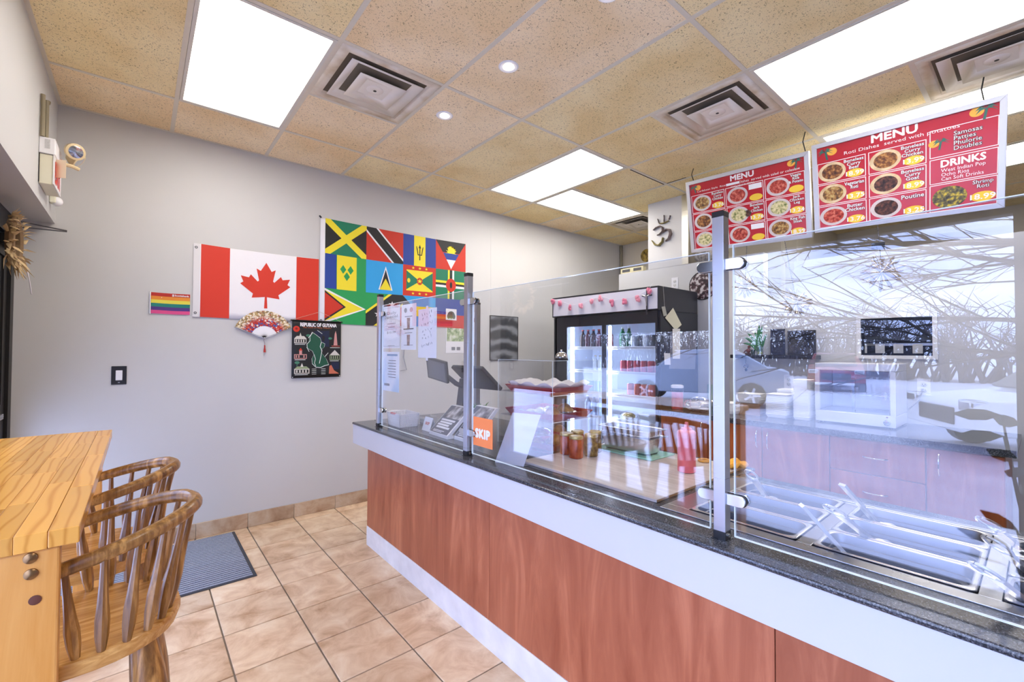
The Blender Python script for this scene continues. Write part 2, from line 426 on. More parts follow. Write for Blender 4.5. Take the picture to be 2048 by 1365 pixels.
# ---- skirting tiles along the flag wall
bb = struct(MB().box(-.60, 3.4, D-.004, D, 0, .105).build('baseboard_back', plain('skirting_grout', '#a89484', .8), smooth=False))
for k in range(-2, 7):
    x0, x1 = max(-.598, TS*k+.004), TS*(k+1)+.002
    o = MB().box(-(x1-x0)/2, (x1-x0)/2, -.005, .005, 0.001, .112).build('skirting_tile', TILE2, bb, local=True, bevel=.002)
    o.location = ((x0+x1)/2, D-.009, 0)

# ---- ceiling: slab, grid bars, tiles
ce = struct(MB().box(-.75, XF+.1, -3.0, D, CE+.012, CE+.06).build('ceiling', plain('ceiling_void', '#6d6354', .9), smooth=False))
cx = lambda k: .155+.61*k
RW = [-1.378, -.159, 1.061, 2.281, 3.50, D]
special = {(0, 3): [], (1, 3): [(2.89, 3.50)], (4, 2): [(1.671, 2.281)], (4, 1): [], (5, 1): [(.451, 1.061)], (6, 1): [],
           (4, 3): [], (5, 3): [(2.281, 2.93)], (6, 3): [(2.281, 2.93)], (7, 3): [(2.281, 2.93)], (1, 0): [], (8, 1): []}
for k in range(-1, 12):
    x0, x1 = max(cx(k), XL), min(cx(k+1), XF)
    for r in range(len(RW)-1):
        if r >= 4 and x0 > 5.5: continue
        for (y0, y1) in special.get((k, r), [(RW[r], RW[r+1])]):
            g = .002
            o = MB().box(-(x1-x0)/2+g, (x1-x0)/2-g, -(y1-y0)/2+g, (y1-y0)/2-g, 0, .012).build('ceiling_tile', CTILE, ce, local=True, smooth=False)
            o.location = ((x0+x1)/2, (y0+y1)/2, CE)
def bar(x0, x1, y0, y1):
    dz = .0006 if x1-x0 > y1-y0 else 0
    o = MB().box(-(x1-x0)/2, (x1-x0)/2, -(y1-y0)/2, (y1-y0)/2, -.0035+dz, .001+dz).build('grid_bar', TBAR, ce, local=True, smooth=False)
    o.location = ((x0+x1)/2, (y0+y1)/2, CE)
for k in range(0, 12):
    for a, b in (((-1.378, 2.918), (3.512, D)) if k == 6 else ((-1.378, D),)): bar(cx(k)-.012, cx(k)+.012, a, b)
for yy in RW[:-1]: bar(XL, XF if yy < 1.9 else 5.55, yy-.012, yy+.012)
for (k0, k1, yy) in ((1, 2, 2.89), (4, 5, 1.671), (5, 6, .451), (5, 8, 2.93)): bar(cx(k0), cx(k1), yy-.012, yy+.012)
GAP = plain('open_gap', '#0c0a09', .9)
a_, b_, c_ = onz(1262, 339, CE), onz(1331, 368, CE), onz(1376, 357, CE)
MB().box(a_.x, b_.x, 2.295, 2.307, CE-.0012, CE+.004).build('open_joint', GAP, ce, smooth=False)
MB().box(b_.x-.006, b_.x+.006, c_.y, 2.295, CE-.0012, CE+.004).build('open_joint', GAP, ce, smooth=False)
bar(XL, XL+.02, -3, D); bar(XL, 5.55, D-.02, D)

# ---- fluorescent panels
FRAME = plain('troffer_frame', '#d9d4c8', .45)
def troffer(x0, x1, y0, y1, label, tubes):
    c = ((x0+x1)/2, (y0+y1)/2, CE)
    t = thing('ceiling_light', label, 'ceiling light', c, group=None)
    a, b = (x1-x0)/2-.013, (y1-y0)/2-.013
    f = MB()
    for q in ((-a, a, -b, -b+.018), (-a, a, b-.018, b), (-a, -a+.018, -b+.018, b-.018), (a-.018, a, -b+.018, b-.018)): f.box(*q, -.006, .012)
    f.build('frame', FRAME, t, local=True, smooth=False)
    MB().box(-a+.018, a-.018, -b+.018, b-.018, -.001, .008).build('diffuser', lamp('diffuser_'+str(tubes), '#fff9f0', PANEL_STRENGTH, tubes), t, local=True, smooth=False)
    return t
troffer(cx(0), cx(1), 2.281, 3.50, 'bright fluorescent ceiling panel beside the flag wall and square vent', 0)
troffer(cx(4), cx(5), -.159, 1.061, 'long fluorescent ceiling panel in front of the menu boards', 0)
troffer(cx(6), cx(7), -.159, 1.061, 'fluorescent ceiling panel half hidden behind the larger roti menu board', 0)
troffer(cx(4), cx(5), 2.281, 3.50, 'fluorescent ceiling panel above the drinks cooler, lengthwise beside a crosswise one', 0)
troffer(cx(5), cx(7), 2.93, 3.50, 'crosswise fluorescent ceiling panel nearest the pillar with the crowned ornament', 1)
troffer(cx(1), cx(2), -1.378, -.159, 'added unseen fluorescent ceiling panel at the near end of the shop', 0)  # extra panel out of view, added to light the shop
troffer(cx(8), cx(9), -.159, 1.061, 'added unseen fluorescent ceiling panel over the kitchen behind the partition', 0)  # another unseen panel, added for more light in the kitchen

# ---- square air vents: three nested pyramids hanging under a dark duct mouth
VENT = plain('vent_white', '#efe6da', .45); VDIRT = speck('vent_dusty', [(.3, '#c9b493'), (.55, '#ebe0cf')], 6, .6)
DUCT = plain('duct_dark', '#2a2723', .8, var=.3)
def vent(x0, y0, label, sx=.61, sy=.61):
    c = (x0+sx/2, y0+sy/2, CE); t = thing('ceiling_vent', label, 'air vent', c)
    def ring(a0, b0, z0, a1, b1, z1, m):
        m.loft([[Vector((s*a0, q*b0, z0)) for s, q in ((-1,-1),(1,-1),(1,1),(-1,1))], [Vector((s*a1, q*b1, z1)) for s, q in ((-1,-1),(1,-1),(1,1),(-1,1))]], False, False)
    a, b = sx/2-.013, sy/2-.013
    f = MB(); ring(a, b, -.004, a-.05, b-.05, -.004, f); ring(a-.05, b-.05, -.004, a-.075, b-.075, .055, f); ring(a, b, .01, a, b, -.004, f)
    f.build('face_plate', VDIRT, t, local=True, solid=.001)
    MB().box(-a, a, -b, b, .056, .06)  .build('plenum', plain('plenum', '#e0d6c6', .7), t, local=True, smooth=False)
    MB().lathe([(.13, .03), (.13, .054)], (0, 0, 0), 20).build('duct_mouth', DUCT, t, local=True)
    q = MB(); ring(a*.74, b*.74, -.012, a*.46, b*.46, .026, q); o1 = q.build('outer_cone', VENT, t, local=True, solid=.0015)
    q = MB(); ring(a*.48, b*.48, -.022, a*.26, b*.26, -.006, q); q.box(-a*.27, a*.27, -b*.27, b*.27, -.007, -.005).lathe([(.05, -.0075), (.045, -.011), (.012, -.012)], (0, 0, 0), 18)
    o2 = q.build('centre_cone', VENT, t, local=True, solid=.0015)
    MB().lathe([(.01, -.0135), (.01, -.012)], (0, 0, 0), 10).build('screw_hole', BLACK, o2, local=True)
    return t
vent(cx(1), 2.281, 'dusty square ceiling vent with a screw hole, beside the bright panel over the flags')
vent(cx(4), 1.061, 'dusty square ceiling vent at the end of the panel before the menu boards')
vent(cx(5), -.159, 'dirty square ceiling vent between two long panels above the roti menu board')
vent(cx(7), 2.93, 'blackened square ceiling vent partly hidden by the pillar', .61, .57)

# ---- recessed spot lamps
def downlight(x, y, label):
    t = thing('spot_lamp', label, 'spot lamp', (x, y, CE), group='recessed spot lamps in a line')
    MB().lathe([(.03, .004), (.033, -.003), (.048, -.006), (.056, -.002), (.056, .001)], n=28, caps=False).build('trim_ring', WHITE, t, local=True)
    MB().lathe([(.0, -.004), (.02, -.004), (.031, .001), (.031, .003)], n=24, caps=False).build('lamp_glass', lamp('spot_glow', '#fff0d8', 14), t, local=True)
downlight(1.552, 2.575, 'recessed round spot lamp in the tile next to the flag-side vent')
downlight(1.552, 1.896, 'recessed round spot lamp, middle one of the line of three')
downlight(1.565, 1.215, 'recessed round spot lamp at the window-facing end of the line of three')

# ---- shop front: dark metal frame with glass, low sill, door beside the flag wall
BRONZE = plain('dark_bronze_frame', '#1d1b1a', .45, .3)
wf = MB().box(-.67, -.60, -2.62, D-.001, 2.08, 2.209)
for y0, y1 in ((D-.085, D-.001), (2.86, 2.98), (1.5, 1.57), (.02, .09), (-1.3, -1.23), (-2.62, -2.55)): wf.box(-.67, -.60, y0, y1, 0, 2.08)
wf.box(-.67, -.60, -2.55, 2.86, 0, .22)
w1 = struct(wf.build('window_1', BRONZE, smooth=False))
for y0, y1 in ((1.57, 2.86), (.09, 1.5), (-1.23, .02), (-2.55, -1.3)):
    MB().box(-.641, -.633, y0, y1, .22, 2.08).build('window_pane', WINDOWG, w1, smooth=False)
MB().box(-.631, -.625, 1.572, 2.858, 1.56, 2.078).build('added_sky_mask', BLACKM, w1, smooth=False)  # unseen dark sheet added to keep the sky's reflection off the cooler
MB().box(-.631, -.625, 3.072, 3.893, 1.082, 1.948).build('added_sky_mask', BLACKM, w1, smooth=False)  # same again on the door, added to cut its bright reflection
d1 = struct(MB().box(-.665, -.615, 2.985, 3.07, .01, 2.07).box(-.665, -.615, 3.895, D-.09, .01, 2.07).box(-.665, -.615, 3.07, 3.895, .01, .26).box(-.665, -.615, 3.07, 3.895, 1.95, 2.07).box(-.665, -.615, 3.07, 3.895, .98, 1.08).build('door_1', BRONZE, smooth=False))
MB().box(-.645, -.637, 3.07, 3.895, .26, .98).build('door_pane', WINDOWG, d1, smooth=False)
MB().box(-.645, -.637, 3.07, 3.895, 1.08, 1.95).build('door_pane', WINDOWG, d1, smooth=False)
MB().box(-.61, -.598, 3.10, 3.87, 1.0, 1.03).build('push_bar', STEEL, d1, smooth=False)

# ---- outdoors, mirrored in the glass guard
ASPH = speck('pavement', [(.3, '#c6c7d2'), (.7, '#dcdde6')], 1.2, .8)
MB().box(-60, -.76, -50, 60, -.3, -.12).build('ground', ASPH, smooth=False)['kind'] = 'structure'
def wheel_parts(t, x, y, r):
    o = MB().lathe([(r*.62, -.1), (r, -.1), (r, .1), (r*.62, .1)], (x, y, r), 22, Matrix.Rotation(R(90), 3, 'X')).build('tyre', BLACK, t, local=True)
    h = MB().lathe([(r*.6, -.09), (r*.6, .085)], (x, y, r), 18, Matrix.Rotation(R(90), 3, 'X'))
    for k in range(5):
        a = 2*math.pi*k/5
        for s in (-1, 1): h.obox((x+math.cos(a)*r*.33, y+s*.1, r+math.sin(a)*r*.33), (r*.55, .02, .06), Matrix.Rotation(-a, 3, 'Y'))
    h.build('rim', CHROME, o, local=True)
def car(label, loc, rz, paint, suv=False, s=1.0):
    t = thing('parked_car', label, 'car', loc, rz, 'cars parked outside, seen as reflections')
    hh = 1.0 if suv else .86
    L = 2.25
    side = [(-L, .35), (-L, .75), (-L+.1, hh-.05), (-1.1, hh+.06), (-.55, hh+.55), (.95, hh+.6), (1.75, hh+.08), (L-.05, hh), (L, .6), (L, .35)]
    b = MB(); W = .88
    def loop(y, k, dz=0): return [Vector((p[0]*(1 if p[1] < hh+.2 else .93), y*(1 if p[1] < hh+.2 else .8), p[1]+dz)) for p in side]
    b.loft([loop(-W, 1), loop(-W*.96, 1), loop(W*.96, 1), loop(W, 1)]); b.build('body', paint, t, local=True, bevel=.05, fix=True)
    gl = plain('car_glass', '#20252c', .08)
    for y in (-1, 1):
        MB().prism([(-.95, hh+.1), (-.5, hh+.5), (.9, hh+.54), (1.4, hh+.12)], (0, y*W*.86, 0), (1, 0, 0), (0, y*-.12, 1), .03*-y).build('side_window', gl, t, local=True, smooth=False)
    MB().loft([[Vector((-1.16, y, hh+.1)) for y in (-.68, .68)]+[Vector((-.62, y, hh+.52)) for y in (.6, -.6)], [Vector((-1.19, y, hh+.13)) for y in (-.68, .68)]+[Vector((-.65, y, hh+.55)) for y in (.6, -.6)]]).build('windscreen', gl, t, local=True, smooth=False)
    for y in (-1, 1):
        MB().box(-L-.02, -L+.2, y*.55, y*.85, .68, .84).build('headlight', CHROME, t, local=True, bevel=.03)
        for x in (-1.4, 1.35): wheel_parts(t, x, y*(W-.06), .34 if suv else .31)
    MB().box(-L-.03, -L+.05, -.45, .45, .45, .7).build('grille', BLACK, t, local=True, bevel=.02)
    return t
car('white car parked close outside the shop window', (-8.2, -.8, -.12), R(238), plain('white_car_paint', '#f2f3f6', .2))
car('silver sport utility car parked across the lot', (-10.2, 6.6, -.12), R(-112), plain('silver_car_paint', '#aab4c6', .25, .4), True)
car('red car parked in the far row outside', (-19.5, 5.6, -.12), R(165), plain('red_car_paint', '#8c1c26', .25))
BARK = plain('bark', '#2b2829', .9)
def bare_tree(base, label, h, seed, lean=(0, 0), depth=6):
    rnd = random.Random(seed); t = thing('bare_tree', label, 'tree', base)
    m1, m2 = MB(), MB()
    def grow(p, d, ln, r, lvl):
        pts = [p]; dd = d.copy(); rr = [r]
        for k in range(4):
            dd = (dd + Vector((rnd.uniform(-.13, .13), rnd.uniform(-.13, .13), rnd.uniform(-.06, .1)))).normalized()
            pts.append(pts[-1]+dd*ln/4); rr.append(r*(1-.1*(k+1)))
        (m1 if lvl < 2 else m2).tube(pts, rr, 6 if lvl < 2 else 4, caps=lvl > 4)
        if lvl >= depth: return
        for k in range(3 if lvl < 4 else 2):
            q = pts[rnd.choice((2, 3, 4)) if k else 4]
            ax = Vector((rnd.uniform(-1, 1), rnd.uniform(-1, 1), rnd.uniform(-.35, .6)))
            nd = (dd*.8+ax*.62+Vector((lean[0], lean[1], 0))*.25).normalized()
            grow(q, nd, ln*rnd.uniform(.68, .84), max(.006, rr[-1]*rnd.uniform(.55, .72)), lvl+1)
    grow(Vector((0, 0, 0)), Vector((lean[0]*.1, lean[1]*.1, 1)).normalized(), h, .13, 0)
    m1.build('trunk', BARK, t, local=True); m2.build('branches', BARK, t, local=True)
def limb_tree(base, label, seed):
    """street tree whose long limbs reach along the shop front"""
    rnd = random.Random(seed); t = thing('bare_tree', label, 'tree', base); m1, m2 = MB(), MB()
    m1.tube([(0, 0, 0), (.03, .05, .8), (.0, .15, 1.6), (.05, .2, 2.6), (0, .1, 4.2)], [.16, .14, .12, .09, .05], 8)
    def twig(p, d, ln, r, lvl):
        pts = [p]
        for k in range(4):
            d = (d+Vector((rnd.uniform(-.16, .16), rnd.uniform(-.12, .12), rnd.uniform(-.14, .14)))).normalized(); pts.append(pts[-1]+d*ln/4)
        (m1 if lvl == 0 else m2).tube(pts, [r*(1-.18*k) for k in range(5)], 6 if lvl == 0 else 4, caps=False)
        if lvl >= 3: return
        for k in range((8, 5, 3)[lvl]):
            i = rnd.randint(0, 3); q = pts[i].lerp(pts[i+1], rnd.random())
            nd = (d+Vector((rnd.uniform(-.5, .5), rnd.uniform(-.3, .5), rnd.uniform(-.55, .75)))).normalized()
            twig(q, nd, ln*rnd.uniform(.35, .55), max(.0035, r*(.4, .45, .5)[lvl]), lvl+1)
    for z, dz, L in ((1.1, .2, 4.2), (1.7, .22, 4.6), (2.3, .2, 4.4), (2.9, .15, 4.4)):
        twig(Vector((0, .15, z)), Vector((rnd.uniform(-.25, .25), 1, dz)).normalized(), L, .05, 0)
    m1.build('trunk', BARK, t, local=True); m2.build('branches', BARK, t, local=True)
limb_tree((-6.4, -1.5, -.12), 'bare leafless tree standing outside the shop front', 5)
bare_tree((-24, 17, -.12), 'distant leafless tree beyond the parking lot', 3.0, 11, (0, 0), 5)
def scrub(label, x, y0, y1, h, seed):
    rnd = random.Random(seed); m = MB()
    for k in range(760):
        p = Vector((x+rnd.uniform(-2, 2), rnd.uniform(y0, y1), -.12)); d = Vector((rnd.uniform(-.3, .3), rnd.uniform(-.5, .5), 1)); L = h*rnd.uniform(.5, 1.0)
        q = [p, p+d*L*.4, p+d*L*.75+Vector((0, rnd.uniform(-.4, .4), 0)), p+d*L]
        m.tube(q, [.07, .05, .03, .008], 4, caps=False)
        for b in range(7):
            e = q[1+b % 3]; m.tube([e, e+Vector((rnd.uniform(-1, 1), rnd.uniform(-1, 1), rnd.uniform(.1, 1)))*L*.32], [.028, .008], 3, caps=False)
    o = tag(m.build('roadside_scrub', plain('scrub_twigs', '#55525c', .9, var=.3)), label, 'shrubs'); o['kind'] = 'stuff'
scrub('band of leafless scrub beyond the parking lot', -30, -8, 32, 3.8, 1)
# ================================================================== SERVING COUNTER
XC, YE, ZT, XO = 1.2836, 3.165, .866, 1.235        # front, far end, top, front of the overhanging fascia
YN = -1.6                                          # near end, behind the camera
LAM = wood('cherry_laminate', '#944c34', '#c07656', (9, 9, 1.3), .3, 1.2, True, .08)
FAS = plain('white_fascia_laminate', '#c9c9d0', .32, var=.015)
KICK = speck('white_kickboard', [(.3, '#dcdce0'), (.7, '#ececf0')], 9, .5)
t = thing('serving_counter', 'long serving counter with cherry wood panels and white fascia', 'counter', (XC, 1.0, 0))
ys_p = [YE, 2.0, .90, .20, -.7, YN]
pj = [YE, onx(978, 1180, XC).y, onx(1550, 1300, XC).y, -.75, YN]
for i in range(len(pj)-1):
    MB().box(XC, XC+.018, pj[i+1]+.0012, pj[i]-(.0012 if i else 0), .135, .72).build('wood_panel', LAM, t, smooth=False, bevel=.0008)
MB().box(XC-.003, XC+.018, YN, YE, 0, .1345).build('kickboard', KICK, t, smooth=False)
MB().box(XC+.018, 2.0, YE-.018, YE, 0, .72).build('end_panel', LAM, t, smooth=False)
MB().box(XC+.0185, XC+.03, YN, YE-.02, .02, .72).build('carcass', plain('carcass_board', '#6a5a50', .7), t, smooth=False)
MB().box(XC+.0185, 2.02, 1.9, 1.93, .02, .69).build('inner_support', plain('carcass_board', '#6a5a50', .7), t, smooth=False)
MB().box(1.96, 1.98, YN, YE-.02, 0.0, .62).build('back_panel', plain('carcass_board', '#6a5a50', .7), t, smooth=False)
YF = 3.33
MB().box(XO, XO+.016, YN, YF, .712, ZT-.0165).box(XO+.016, 2.19, YF-.016, YF, .712, ZT-.0165).box(XO+.016, XC+.03, YN, YF-.016, .712, .722).build('fascia', FAS, t, smooth=False)
def granite():
    mt, n, b = newmat('black_granite')
    v = coords(n)
    n1 = node(n, 'ShaderNodeTexNoise'); n1.inputs['Scale'].default_value = 260; n1.inputs['Detail'].default_value = 3; n1.inputs['Roughness'].default_value = .7
    n.links.new(v, n1.inputs['Vector'])
    c = ramp(n, [(.36, '#1c1d21'), (.5, '#393b42'), (.6, '#5b5d66'), (.7, '#8d8b86')], n1.outputs['Fac'])
    n.links.new(c, b.inputs['Base Color']); b.inputs['Roughness'].default_value = .16; b.inputs['Specular IOR Level'].default_value = .6
    return mt
GRAN = granite()
# stone top; the steam table sits in the opening at its near end
SX0, SX1, SY1 = 1.395, 1.985, .868
tp = thing('stone_countertop', 'dark speckled stone worktop lying on the serving counter', 'worktop', (1.6, 2.0, ZT-.028))
MB().box(XO-.006, SX0, YN, YF+.006, ZT-.016, ZT).box(SX0, 2.2, SY1, YF+.006, ZT-.016, ZT).build('slab', GRAN, tp, smooth=False, bevel=.006)
MB().box(SX1, 2.06, -.30, SY1, ZT-.016, ZT).build('rear_strip', GRAN, tp, smooth=False)

# ---- steam table
st = thing('steam_table', 'stainless steam table let into the near end of the counter', 'steam table', (1.69, .3, .55))
PX = [(1.447, 1.612), (1.614, 1.779), (1.781, 1.946)]
GY = [(.465, .785), (.105, .425), (-.255, .065)]
f = MB(); z0, z1 = ZT-.012, ZT+.002
f.box(SX0+.001, PX[0][0]-.001, -.30, SY1-.001, z0, z1); f.box(PX[2][1]+.001, SX1-.001, -.30, SY1-.001, z0, z1)
for y0, y1 in ((.786, SY1-.001), (.426, .464), (.066, .104), (-.30, -.256)): f.box(PX[0][0]-.001, PX[2][1]+.001, y0, y1, z0, z1)
f.build('deck', STEEL, st, smooth=False, bevel=.0015)
MB().box(SX1-.03, SX1-.001, -.30, SY1-.001, z1, z1+.004).build('rear_rim', STEELX, st, smooth=False, bevel=.001)
MB().box(SX0+.004, SX1-.004, -.29, SY1-.01, .60, .615).box(SX0+.004, SX0+.012, -.29, SY1-.01, .615, z0).box(SX1-.012, SX1-.004, -.29, SY1-.01, .615, z0).build('well', STEEL, st, smooth=False)
PANS = steel('steam_pan_steel', '#878a96', .4, (60, 3, 3))
def rr(a, b, r, z, n=5):
    pts = []
    for (sx, sy, a0) in ((1, 1, 0), (-1, 1, 90), (-1, -1, 180), (1, -1, 270)):
        for k in range(n+1):
            an = R(a0+90*k/n); pts.append(Vector((sx*(a-r)+r*math.cos(an), sy*(b-r)+r*math.sin(an), z)))
    return pts
def pan_mesh(a, b, depth, r=.03, fl=.012, name='pan'):
    L = [rr(a, b, .012, 0), rr(a, b, .012, .003), rr(a-fl*.5, b-fl*.5, r, .0045), rr(a-fl, b-fl, r, .002), rr(a-fl-.002, b-fl-.002, r, -.006),
         rr(a-fl-.004, b-fl-.004, r, -.02), rr(a-fl-.007, b-fl-.007, r, -.022), rr(a-fl-.014, b-fl-.014, r*.9, -depth+.008), rr(a-fl-.024, b-fl-.024, r*.7, -depth)]
    m = MB(); m.loft(L, False, True); return m
RIM = plain('polished_rim', '#eceef4', .18, .8)
food = [speck('brown_stew', [(.3, '#3a2115'), (.6, '#6b3d1f'), (.75, '#8d5a2a')], 60, .35, bmp=.6), speck('dark_stew', [(.3, '#1b1310'), (.7, '#45301f')], 70, .35, bmp=.6)]
gname = ['group of pans between the post and the first crossbar', 'pans between the two steel crossbars', 'pans past the second crossbar']
for gi, (y0, y1) in enumerate(GY):
    for xi, (x0, x1) in enumerate(PX):
        lab = ('empty steel pan in the %s row of the steam table, %s' % (('front', 'middle', 'rear')[xi], ('next to the guard post', 'between the two crossbars', 'past the second crossbar')[gi]))
        if gi == 2 and xi < 2: lab = lab.replace('empty steel pan', 'stew pan').replace(' of the steam table', '')
        t = thing('steam_pan', lab, 'pan', ((x0+x1)/2, (y0+y1)/2, ZT+.002), group='stainless pans in the steam table')
        a, b = (x1-x0)/2-.0008, (y1-y0)/2-.0008
        dp = .10 if gi == 0 else .065
        pan_mesh(a, b, dp).build('tray', PANS, t, local=True, solid=.001)
        L = [rr(a, b, .012, .0032), rr(a-.005, b-.005, .03, .0056), rr(a-.011, b-.011, .03, .0036)]
        m = MB(); m.loft(L, False, False); m.build('bright_rim', RIM, t, local=True)
        if gi == 1:      # pressed step that runs round the inside
            L = [rr(a-.019, b-.019, .03, -.03), rr(a-.030, b-.030, .028, -.032), rr(a-.032, b-.032, .026, -.045)]
            m = MB(); m.loft(L, False, False); m.build('inner_step', PANS, t, local=True)
        if gi == 2 and xi < 2:
            rnd = random.Random(xi); m = MB()
            for q in range(46): m.sphere((rnd.uniform(-1, 1)*(a-.045), rnd.uniform(-1, 1)*(b-.05), -dp+.02+rnd.uniform(0, .012)), (rnd.uniform(.012, .022), rnd.uniform(.012, .022), .012), 7, 5)
            m.box(-a+.035, a-.035, -b+.035, b-.035, -dp+.004, -dp+.02)
            o = m.build('stew', food[xi], t, local=True)
SPN = plain('spoon_steel', '#e4e5ea', .28, .85)
# ---- serving spoons: handle end seen in the picture, bowl resting in the pan
def spoon(p_top, p_low, label, loop=True, w=.018, bowl=True, slot=False, mat=None):
    a, b = Vector(p_top), Vector(p_low); mat = mat or SPN
    t = thing('serving_spoon', label, 'serving spoon', b, group='serving spoons standing in the pans')
    d = (b-a); L = d.length; d.normalize(); s = d.cross(Z).normalized(); nn = s.cross(d)
    hd = MB()
    if loop:
        pts = []
        for k in range(15):
            an = math.pi*2*k/14; pts.append(a + d*(.035-.035*math.cos(an)) + s*(w*1.05*math.sin(an)))
        hd.tube(pts, .0038, 6, caps=False); st0 = a+d*.068
    else: st0 = a
    hd.loft([[st0+s*sg*ww+nn*th for sg, th in ((1, .0045), (-1, .0045), (-1, -.0045), (1, -.0045))] for st0, ww in ((st0, w*.62), (st0+d*(L*.4), w*.5), (b-d*.01, w*.7))])
    hd.build('handle', mat, t)
    if bowl:
        m = MB(); e = Vector((d.x, d.y, 0)).normalized(); f2 = e.cross(Z)
        c = b + e*.02
        m.grid(lambda u, v: c + e*((v-.5)*.075) + f2*((u-.5)*.052*math.sqrt(max(0.02, 1-(2*v-1)**2))) - Z*(.012*(1-(2*u-1)**2)*(1-(2*v-1)**2)), 8, 8)
        m.build('bowl', mat, t, solid=.0015)
    return t
def sp(q0, z0, q1, z1, label, **k): spoon(onz(*q0, z0), onz(*q1, z1), label, **k)
sp((1496, 941), .985, (1536, 1000), .84, 'steel spoon in the rear pan next to the guard post')
sp((1466, 985), .96, (1484, 1020), .84, 'steel spoon in the middle pan, half hidden by the guard post')
sp((1603, 1011), .985, (1702, 1122), .845, 'steel spoon with a folded loop handle in the front pan between the crossbars', loop=False, w=.02)
sp((1656, 1012), .985, (1752, 1088), .84, 'wide steel spoon with a slotted loop end in the middle pan between the crossbars', w=.022)
sp((1684, 970), .985, (1758, 1052), .845, 'steel spoon leaning in the rear pan between the crossbars', loop=False)
CLEARP = sheet('clear_plastic', (.9, .92, .95), .12, .8, 2)
sp((1963, 1036), .985, (2080, 1128), .845, 'clear plastic spoon in the rear pan past the second crossbar', w=.022, mat=CLEARP)
sp((1974, 1074), .965, (2085, 1168), .845, 'steel tongs-like loop spoon in the stew pan of the middle row', w=.022)
sp((1950, 1128), .965, (2080, 1224), .845, 'steel loop spoon lying over the second crossbar into the front stew pan', w=.022)

# ================================================================== GLASS GUARD
POST = steel('post_steel', '#c7c8d2', .3, (3, 3, 90))
XG = 1.312                                             # plane of the panes
gg = thing('glass_guard', 'steel and glass guard standing on the stone worktop of the serving counter', 'glass guard', (XG, 1.2, ZT))
def post(y, x0=1.288, h=1.807, clamps=(True, True), zc=((.985, 1.66)), dx=.034):
    w = .034
    t = MB().box(x0, x0+dx, y-w/2, y+w/2, ZT+.02, h-.016).build('post', POST, gg, smooth=False, bevel=.0015)
    MB().box(x0-.0008, x0+dx+.0008, y-w/2-.0008, y+w/2+.0008, h-.018, h).build('end_cap', BLACK, t, smooth=False, bevel=.002)
    MB().box(x0-.001, x0+dx+.001, y-w/2-.001, y+w/2+.001, ZT, ZT+.026).build('foot_socket', BLACK, t, smooth=False, bevel=.002)
    MB().lathe([(.006, 0), (.006, .004)], (x0+dx/2, y-w/2-.001, ZT+.014), 10, Matrix.Rotation(R(90), 3, 'X')).build('set_screw', CHROME, t)
    MB().box(x0-.006, x0+dx+.006, y-w/2-.006, y+w/2+.006, ZT, ZT+.004).build('foot_plate', sheet('clear_foot', (.9, .93, .95), .1, .6, 3), t, smooth=False)
    for zz in zc:
        for sg, on in ((-1, clamps[0]), (1, clamps[1])):
            if not on: continue
            ln = .052; prof = [(0, -.016), (ln-.016, -.016)] + [(ln-.016+.016*math.sin(R(a)), -.016*math.cos(R(a))) for a in range(15, 180, 15)] + [(ln-.016, .016), (0, .016)]
            ye = y+sg*w/2
            MB().prism(prof, (XG-.0165, ye, zz), (0, sg, 0), (0, 0, 1), .008*(1 if sg > 0 else -1)).prism(prof, (XG+.0085, ye, zz), (0, sg, 0), (0, 0, 1), .008*(1 if sg > 0 else -1)).build('clamp', CHROME, t, smooth=False, bevel=.0012)
            MB().prism([(a*1.03, b*1.05) for a, b in prof], (XG-.0085, ye, zz), (0, sg, 0), (0, 0, 1), .0045*(1 if sg > 0 else -1)).build('rubber_pad', BLACK, t, smooth=False)
YP = [3.02, 1.915, .608, -.72]
post(YP[0], clamps=(True, False), h=1.80); post(YP[1], h=1.808); post(YP[2], h=1.818); post(YP[3], clamps=(False, True), h=1.81)
def pane(y0, y1, z0, z1):
    t = MB().box(XG-.004, XG+.004, y0, y1, z0, z1).build('pane', GUARD, gg, smooth=False)
    e = MB()
    for q in ((y0, y1, z0-.0008, z0+.0012), (y0, y1, z1-.0012, z1+.0004), (y0-.0005, y0+.0015, z0, z1), (y1-.0015, y1+.0005, z0, z1)): e.box(XG-.0042, XG+.0042, *q)
    e.build('polished_edge', EDGE, t, smooth=False)
pane(YP[1]+.035, YP[0]-.03, .878, 1.722); pane(YP[2]+.036, YP[1]-.033, .882, 1.706); pane(YP[3]+.033, YP[2]-.034, .880, 1.716)
# post on the staff side of the counter
p = onx(955, 606, 2.03)
t = thing('staff_side_post', 'darker steel post standing on the staff side beside the till', 'post', (2.03, p.y, ZT))
MB().box(2.013, 2.047, p.y-.017, p.y+.017, ZT, p.z-.016).build('column', steel('dull_steel', '#8d8a88', .4), t, smooth=False, bevel=.0015)
MB().box(2.0122, 2.0478, p.y-.0178, p.y+.0178, p.z-.016, p.z).build('end_cap', BLACK, t, smooth=False)
q = onx(949, 641, 2.03); MB().lathe([(.016, -.01), (.016, .01)], (2.03, p.y+.028, q.z), 16, Matrix.Rotation(R(90), 3, 'Y')).build('clamp', CHROME, t)

